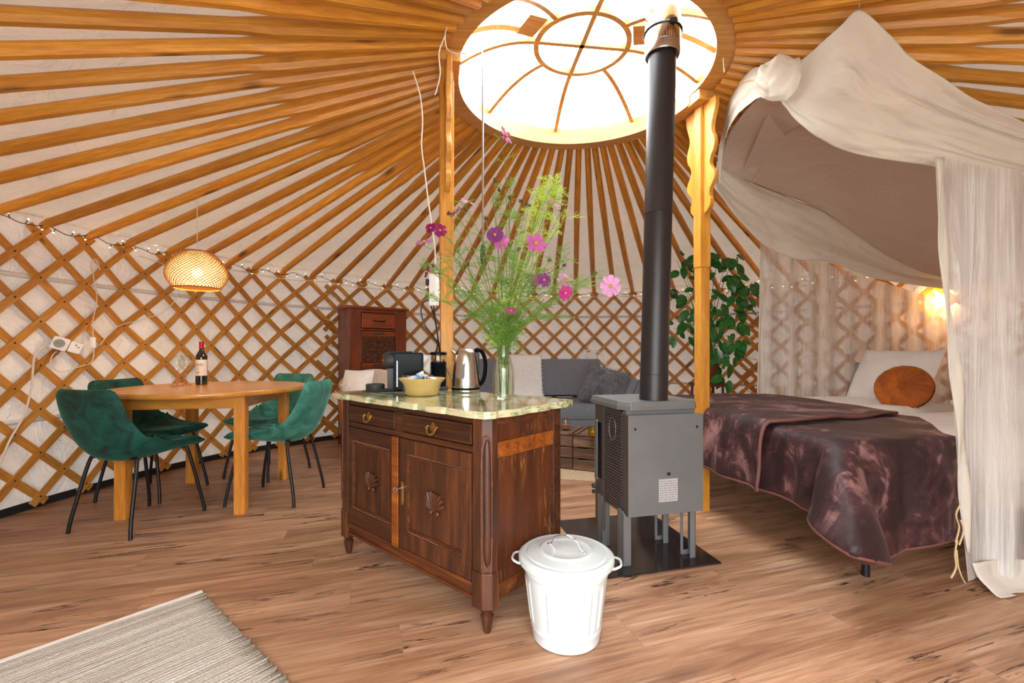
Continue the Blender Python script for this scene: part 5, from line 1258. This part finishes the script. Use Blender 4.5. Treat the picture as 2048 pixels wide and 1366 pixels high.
for i, (px, py, Y) in enumerate(SDS):
    c = P(px, py, Y); t = thing('cosmos_seed_head', 'small brown cosmos seed head on a thin green stem in the bouquet', 'seed head', (NK.x, NK.y, MT+.02)); t['group'] = 'dry cosmos seed heads in the bouquet'; off = V(t.location)
    nk = NK+V((rr.uniform(-.015, .015), rr.uniform(-.015, .015), 0)); path = [q-off for q in bez([nk, nk.lerp(c, .45)+V((0, 0, .04)), c], 7)]
    MB().tube(path, .0012, 5).build('stem', MAT['stem'], t, smooth=True)
    b = MB()
    for k in range(12):
        d = V((rr.uniform(-1, 1), rr.uniform(-1, 1), rr.uniform(-.4, 1))).normalized(); b.tube([c-off, c-off+d*.014], [.0035, .0008], 4)
    b.ball(c-off, .0065, 8, 5); b.build('seeds', MAT['seed'], t)

# ================================================================ tall green plant
pp = V((2.02, 4.72)); pt = thing('green_plant', 'big glossy-leaved green plant by the lattice wall behind the right post', 'plant', (pp.x, pp.y, 0)); off = V(pt.location)
MB().lathe([(0, .66), (.085, .66), (.10, .70), (.125, .92), (.13, .94), (.118, .94), (.11, .90), (0, .89)], 28).build('pot', MAT['terracotta'], pt, smooth=True, ang=40)
MB().lathe([(0, .895), (.112, .895)], 24).build('soil', MAT['soil'], pt)
b = MB().bx(-.14, .14, -.14, .14, .63, .66)
b.build('stand_top', MAT['antique_h'], pt, bevel=.004)
for sx in (-1, 1):
    for sy in (-1, 1): MB().tube([(sx*.11, sy*.11, .63), (sx*.13, sy*.13, 0)], .014, 8).build('stand_leg', MAT['antique_h'], pt)
CL = [(1356, 522, 26, 18, 7, 4.70), (1372, 545, 22, 20, 6, 4.66), (1352, 590, 20, 14, 5, 4.66), (1376, 590, 18, 14, 5, 4.7), (1350, 660, 20, 16, 6, 4.64), (1372, 650, 18, 20, 6, 4.6), (1381, 684, 14, 14, 4, 4.62), (1382, 620, 14, 16, 4, 4.6), (1410, 520, 26, 16, 6, 4.75),
      (1440, 514, 26, 14, 8, 4.7), (1468, 524, 24, 14, 8, 4.66), (1450, 548, 26, 16, 8, 4.62), (1476, 560, 20, 20, 7, 4.62), (1496, 566, 16, 20, 6, 4.58), (1484, 590, 18, 18, 6, 4.6), (1492, 620, 14, 22, 5, 4.6), (1430, 600, 22, 18, 7, 4.62), (1446, 624, 24, 18, 8, 4.56), (1466, 640, 20, 20, 7, 4.54), (1434, 650, 18, 20, 7, 4.52), (1448, 672, 18, 16, 6, 4.52), (1472, 690, 18, 14, 6, 4.5), (1430, 690, 16, 22, 6, 4.52), (1436, 725, 14, 16, 4, 4.52), (1458, 715, 16, 16, 5, 4.5), (1478, 680, 8, 8, 2, 4.5), (1456, 752, 14, 12, 4, 4.46), (1400, 640, 20, 30, 8, 4.65), (1405, 580, 20, 26, 8, 4.7), (1400, 700, 14, 20, 5, 4.6)]
rr = random.Random(21)
def leafmesh():
    b = MB()
    def g(u, v):
        w_ = .34*sin(pi*min(1, v*.93+.04))**.75*(1-.25*v); x = (u*2-1)*w_
        return V((x, v, -.10*v*v+.10*abs(u*2-1)*w_*1.2))
    b.grid(g, 4, 7); return b
lm = leafmesh().build('leaf', MAT['leaf'], pt, smooth=True).data
bpy.data.objects.remove(bpy.data.objects['leaf'])
cnt = 0
for (px, py, rx, ry, n, Y) in CL:
    c = P(px, py, Y); base = V((pp.x, pp.y, .90)); top = c+V((0, .04, .02))
    m1 = base.lerp(top, .5)+V((0, .02, .12)); MB().tube([q-off for q in bez([base, m1, top], 6)], [.006-.004*k/12 for k in range(13)], 5).build('branch', MAT['stem'], pt, smooth=True)
    for k in range(n):
        a = rr.uniform(0, 2*pi); q = P(px+rx*cos(a)*rr.uniform(.2, 1), py+ry*sin(a)*rr.uniform(.2, 1), Y+rr.uniform(-.10, .10))
        d = (q-c)*1.0+V((rr.uniform(-.05, .05), rr.uniform(-.06, .02), -rr.uniform(.05, .12))); L = rr.uniform(.10, .155)
        yv = d.normalized(); zv = V((rr.uniform(-.5, .5), -1, rr.uniform(.1, .9))); xv = yv.cross(zv).normalized(); zv = xv.cross(yv)
        m = Matrix((xv*L, yv*L, zv*L)).transposed().to_4x4(); m.translation = q-off
        o = bpy.data.objects.new('leaf', lm); COL.objects.link(o); o.parent = pt; o.matrix_local = m; cnt += 1

# ================================================================ string lights, ropes, cables
def walltop(az, z, off=-.05): return W(az, z, off)
sl = thing('string_lights', 'dark wire of tiny warm fairy lights along the top of the lattice wall', 'string lights', (CW0.x, CW0.y, 0)); off = V(sl.location)
rr = random.Random(31); pth = []; az = -100.0
while az < 75: pth.append(W(az, 1.775+.018*sin(az*1.33)+rr.uniform(-.008, .008), -.045+rr.uniform(-.01, .01))); az += 1.5
pth = bez(pth, 3); MB().tube([p-off for p in pth], .0028, 5).build('wire', MAT['green_cable'], sl, smooth=True)
b = MB(); b2 = MB()
for k in range(4, len(pth), 3):
    p = pth[k]-off; q = p+V((rr.uniform(-.012, .012), rr.uniform(-.01, .01), rr.choice((-1, 1))*rr.uniform(.018, .03))); b2.tube([p, q], .0028, 5); b.ball(q+(q-p).normalized()*.005, .0046, 8, 5)
b2.build('bulb_stalks', MAT['green_cable'], sl, kind='stuff'); b.build('fairy_bulbs', MAT['fairy'], sl, kind='stuff', smooth=True)
rp = MB().tube([p for p in bez([W(az_, 1.745-.022*abs(sin(az_*.21)), -.035) for az_ in range(-62, 60, 3)], 3)], .0042, 6).build('white_rope', MAT['cable'], None, smooth=True); tag(rp, 'white cord slung just below the fairy lights along the lattice wall', 'cord')
def cable(name, pts, r, mat, lb, cat='cable'):
    o = MB().tube(bez(pts, 6), r, 6).build(name, mat, None, smooth=True); tag(o, lb, cat); return o
def PW(x, y, o=-.03):
    """point on the wall surface seen at a pixel (ray meets the round wall)"""
    d = V(((x-1024)/FPX, 1)); lo, hi = 1.0, 9.0
    for _ in range(40):
        m = (lo+hi)/2; p = d*m-CW0; az_ = math.degrees(atan2(p.x, p.y))
        if p.length > rad(az_)+o: hi = m
        else: lo = m
    return P(x, y, lo)
cable('lamp_cable', [PW(200, 690), PW(232, 655), PW(280, 640), PW(330, 622), PW(360, 580), PW(345, 540), PW(305, 520), PW(275, 512)], .003, MAT['cable'], 'white lamp cable looped across the lattice left of the pendant lamp')
cable('switch_cable', [PW(183, 520), PW(188, 560), PW(194, 600), PW(186, 640), PW(186, 665), PW(188, 705), PW(182, 725), PW(160, 733), PW(140, 740), PW(118, 743), PW(102, 728), PW(104, 712), PW(113, 703)], .003, MAT['cable'], 'white cable with inline switch dangling on the lattice wall')
cable('extension_cable', [PW(88, 692), PW(70, 710), PW(66, 740), PW(62, 780), PW(48, 830), PW(20, 880), PW(0, 925), PW(-20, 960)], .0055, MAT['cable'], 'thick white extension cable running down the lattice to the floor')
cable('coiled_cable', [PW(180, 525), PW(190, 518), PW(196, 530), PW(186, 545), PW(182, 530), PW(192, 522), PW(200, 540)], .0035, MAT['cable'], 'small coil of white cable at the top of the lattice, above the inline switch')
q = PW(186, 685, -.045); o = MB().box((0, 0, 0), (.032, .022, .075), bev=.01).build('inline_switch', MAT['white_plastic'], None, smooth=True); o.location = q; o.rotation_euler = (0, 0, R(35)); tag(o, 'white inline switch on the cable in front of the lattice', 'switch')
q = PW(130, 690, -.06); ad = thing('socket_adapter', 'white twin socket adapter with usb ports fixed to the lattice wall', 'socket', tuple(q), R(48))
mr_ = Matrix.Rotation(R(20), 4, 'Y')
MB().box((-.025, 0, 0), (.085, .05, .085), bev=.018).build('socket_body', MAT['white_plastic'], ad, smooth=True, mw=mr_)
MB().box((.052, .005, 0), (.065, .04, .072), bev=.012).build('usb_body', MAT['white_plastic'], ad, smooth=True, mw=mr_)
MB().tube([(-.03, -.0255, 0), (-.03, -.0262, 0)], .028, 24).build('socket_well', MAT['grey_plastic'], ad, mw=mr_)
for z in (-.008, .008): MB().tube([(-.03+z, -.0262, 0), (-.03+z, -.0268, 0)], .003, 8).build('contact_hole', MAT['black_matte'], ad, mw=mr_)
for z in (-.006, .010): MB().box((.055+z, -.0152, .012-z*.6), (.009, .002, .006)).build('usb_port', MAT['black_matte'], ad, mw=mr_)
# socket strip and kettle / machine cables beside the left post
cable('hanging_cable', [P(826, 143, 2.3), P(840, 190, 2.3), P(845, 240, 2.3), P(843, 290, 2.3), P(849, 340, 2.32), P(855, 390, 2.33), P(862, 440, 2.34), P(870, 500, 2.35), P(870, 552, 2.35)], .0040, MAT['cable'], 'white cable hanging from the roof poles down to the socket strip')
q = P(868, 580, 2.37); ss = thing('socket_strip', 'white socket strip hung upright on the left side of the left post', 'socket strip', tuple(q), R(-15))
MB().box((0, 0, 0), (.042, .040, .165), bev=.008).build('strip_body', MAT['white_plastic'], ss, smooth=True)
for z in (-.04, .04): MB().box((-.026, -.004, z), (.028, .03, .034), bev=.006).build('plug', MAT['black_matte'], ss, smooth=True)
e1 = P(858, 600, 2.36); fr_p = SB(.235, .47, MT+.02)
cable('black_cable', [e1, P(846, 606, 2.34), P(842, 625, 2.34), P(850, 650, 2.34), P(866, 672, 2.37), P(877, 690, 2.42), P(880, 710, 2.50), P(884, 760, 2.52)], .004, MAT['black_cable'], 'black looping cable from the socket strip down behind the milk frother')
cable('black_cable', [P(862, 612, 2.37), P(870, 640, 2.38), P(876, 680, 2.4), P(872, 705, 2.46), P(868, 745, 2.50)], .004, MAT['black_cable'], 'straight black cable from the socket strip running down beside the left post')
kq = SB(.435, .44, MT+.012); cable('kettle_cable', [P(867, 612, 2.37), P(874, 660, 2.4), P(880, 700, 2.46), P(893, 735, 2.40), P(903, 757, 2.33), P(908, 770, 2.30), kq+V((-.072, .01, -.004))], .0035, MAT['black_cable'], 'black kettle cable curving past the left post to the kettle base')
# opening rod of the dome hatch
rd = thing('hatch_rod', 'thin metal pull rod hanging from the roof dome behind the flowers', 'rod', (-.155, 2.42, 0))
MB().tube([(0, 0, 1.52), (0, 0, 2.575)], .0055, 10).build('rod', MAT['dull_rod'], rd, smooth=True)
MB().tube([(0, 0, 1.46), (0, 0, 1.53), (0, 0, 1.56)], [.012, .014, .008], 12).build('grip', MAT['black_matte'], rd, smooth=True)
MB().tube([(0, 0, 2.575), (-.03, .0, 2.64), (-.06, .02, 2.70)], .005, 8).build('hook', MAT['dull_rod'], rd, smooth=True)
# window stay on the ring
wsy = MB().tube([P(1393, 196, 2.95), P(1396, 202, 2.95), P(1419, 140, 2.80), P(1424, 130, 2.78)], .005, 8).build('dome_stay', MAT['steel'], None, smooth=True); tag(wsy, 'small metal stay on the inside of the roof ring beside the stove pipe', 'stay')
for k, (pts_, lb) in enumerate((([P(894, 55, 2.15), P(890, 70, 2.12), P(893, 95, 2.12), P(905, 105, 2.10), P(932, 108, 2.10)], 'white cord tied round the roof ring at its left joint'), ([P(1447, 25, 2.3), P(1449, 60, 2.38), P(1446, 110, 2.46), P(1449, 145, 2.5)], 'white cord hanging under the right part of the roof ring'), ([P(891, 70, 2.11), P(878, 105, 2.12), P(880, 150, 2.14), P(870, 190, 2.16)], 'loose white cord end dangling left of the left post top'))):
    o = MB().tube(bez(pts_, 6), .003, 6).build('ring_cord', MAT['cable'], None, smooth=True); tag(o, lb, 'cord')
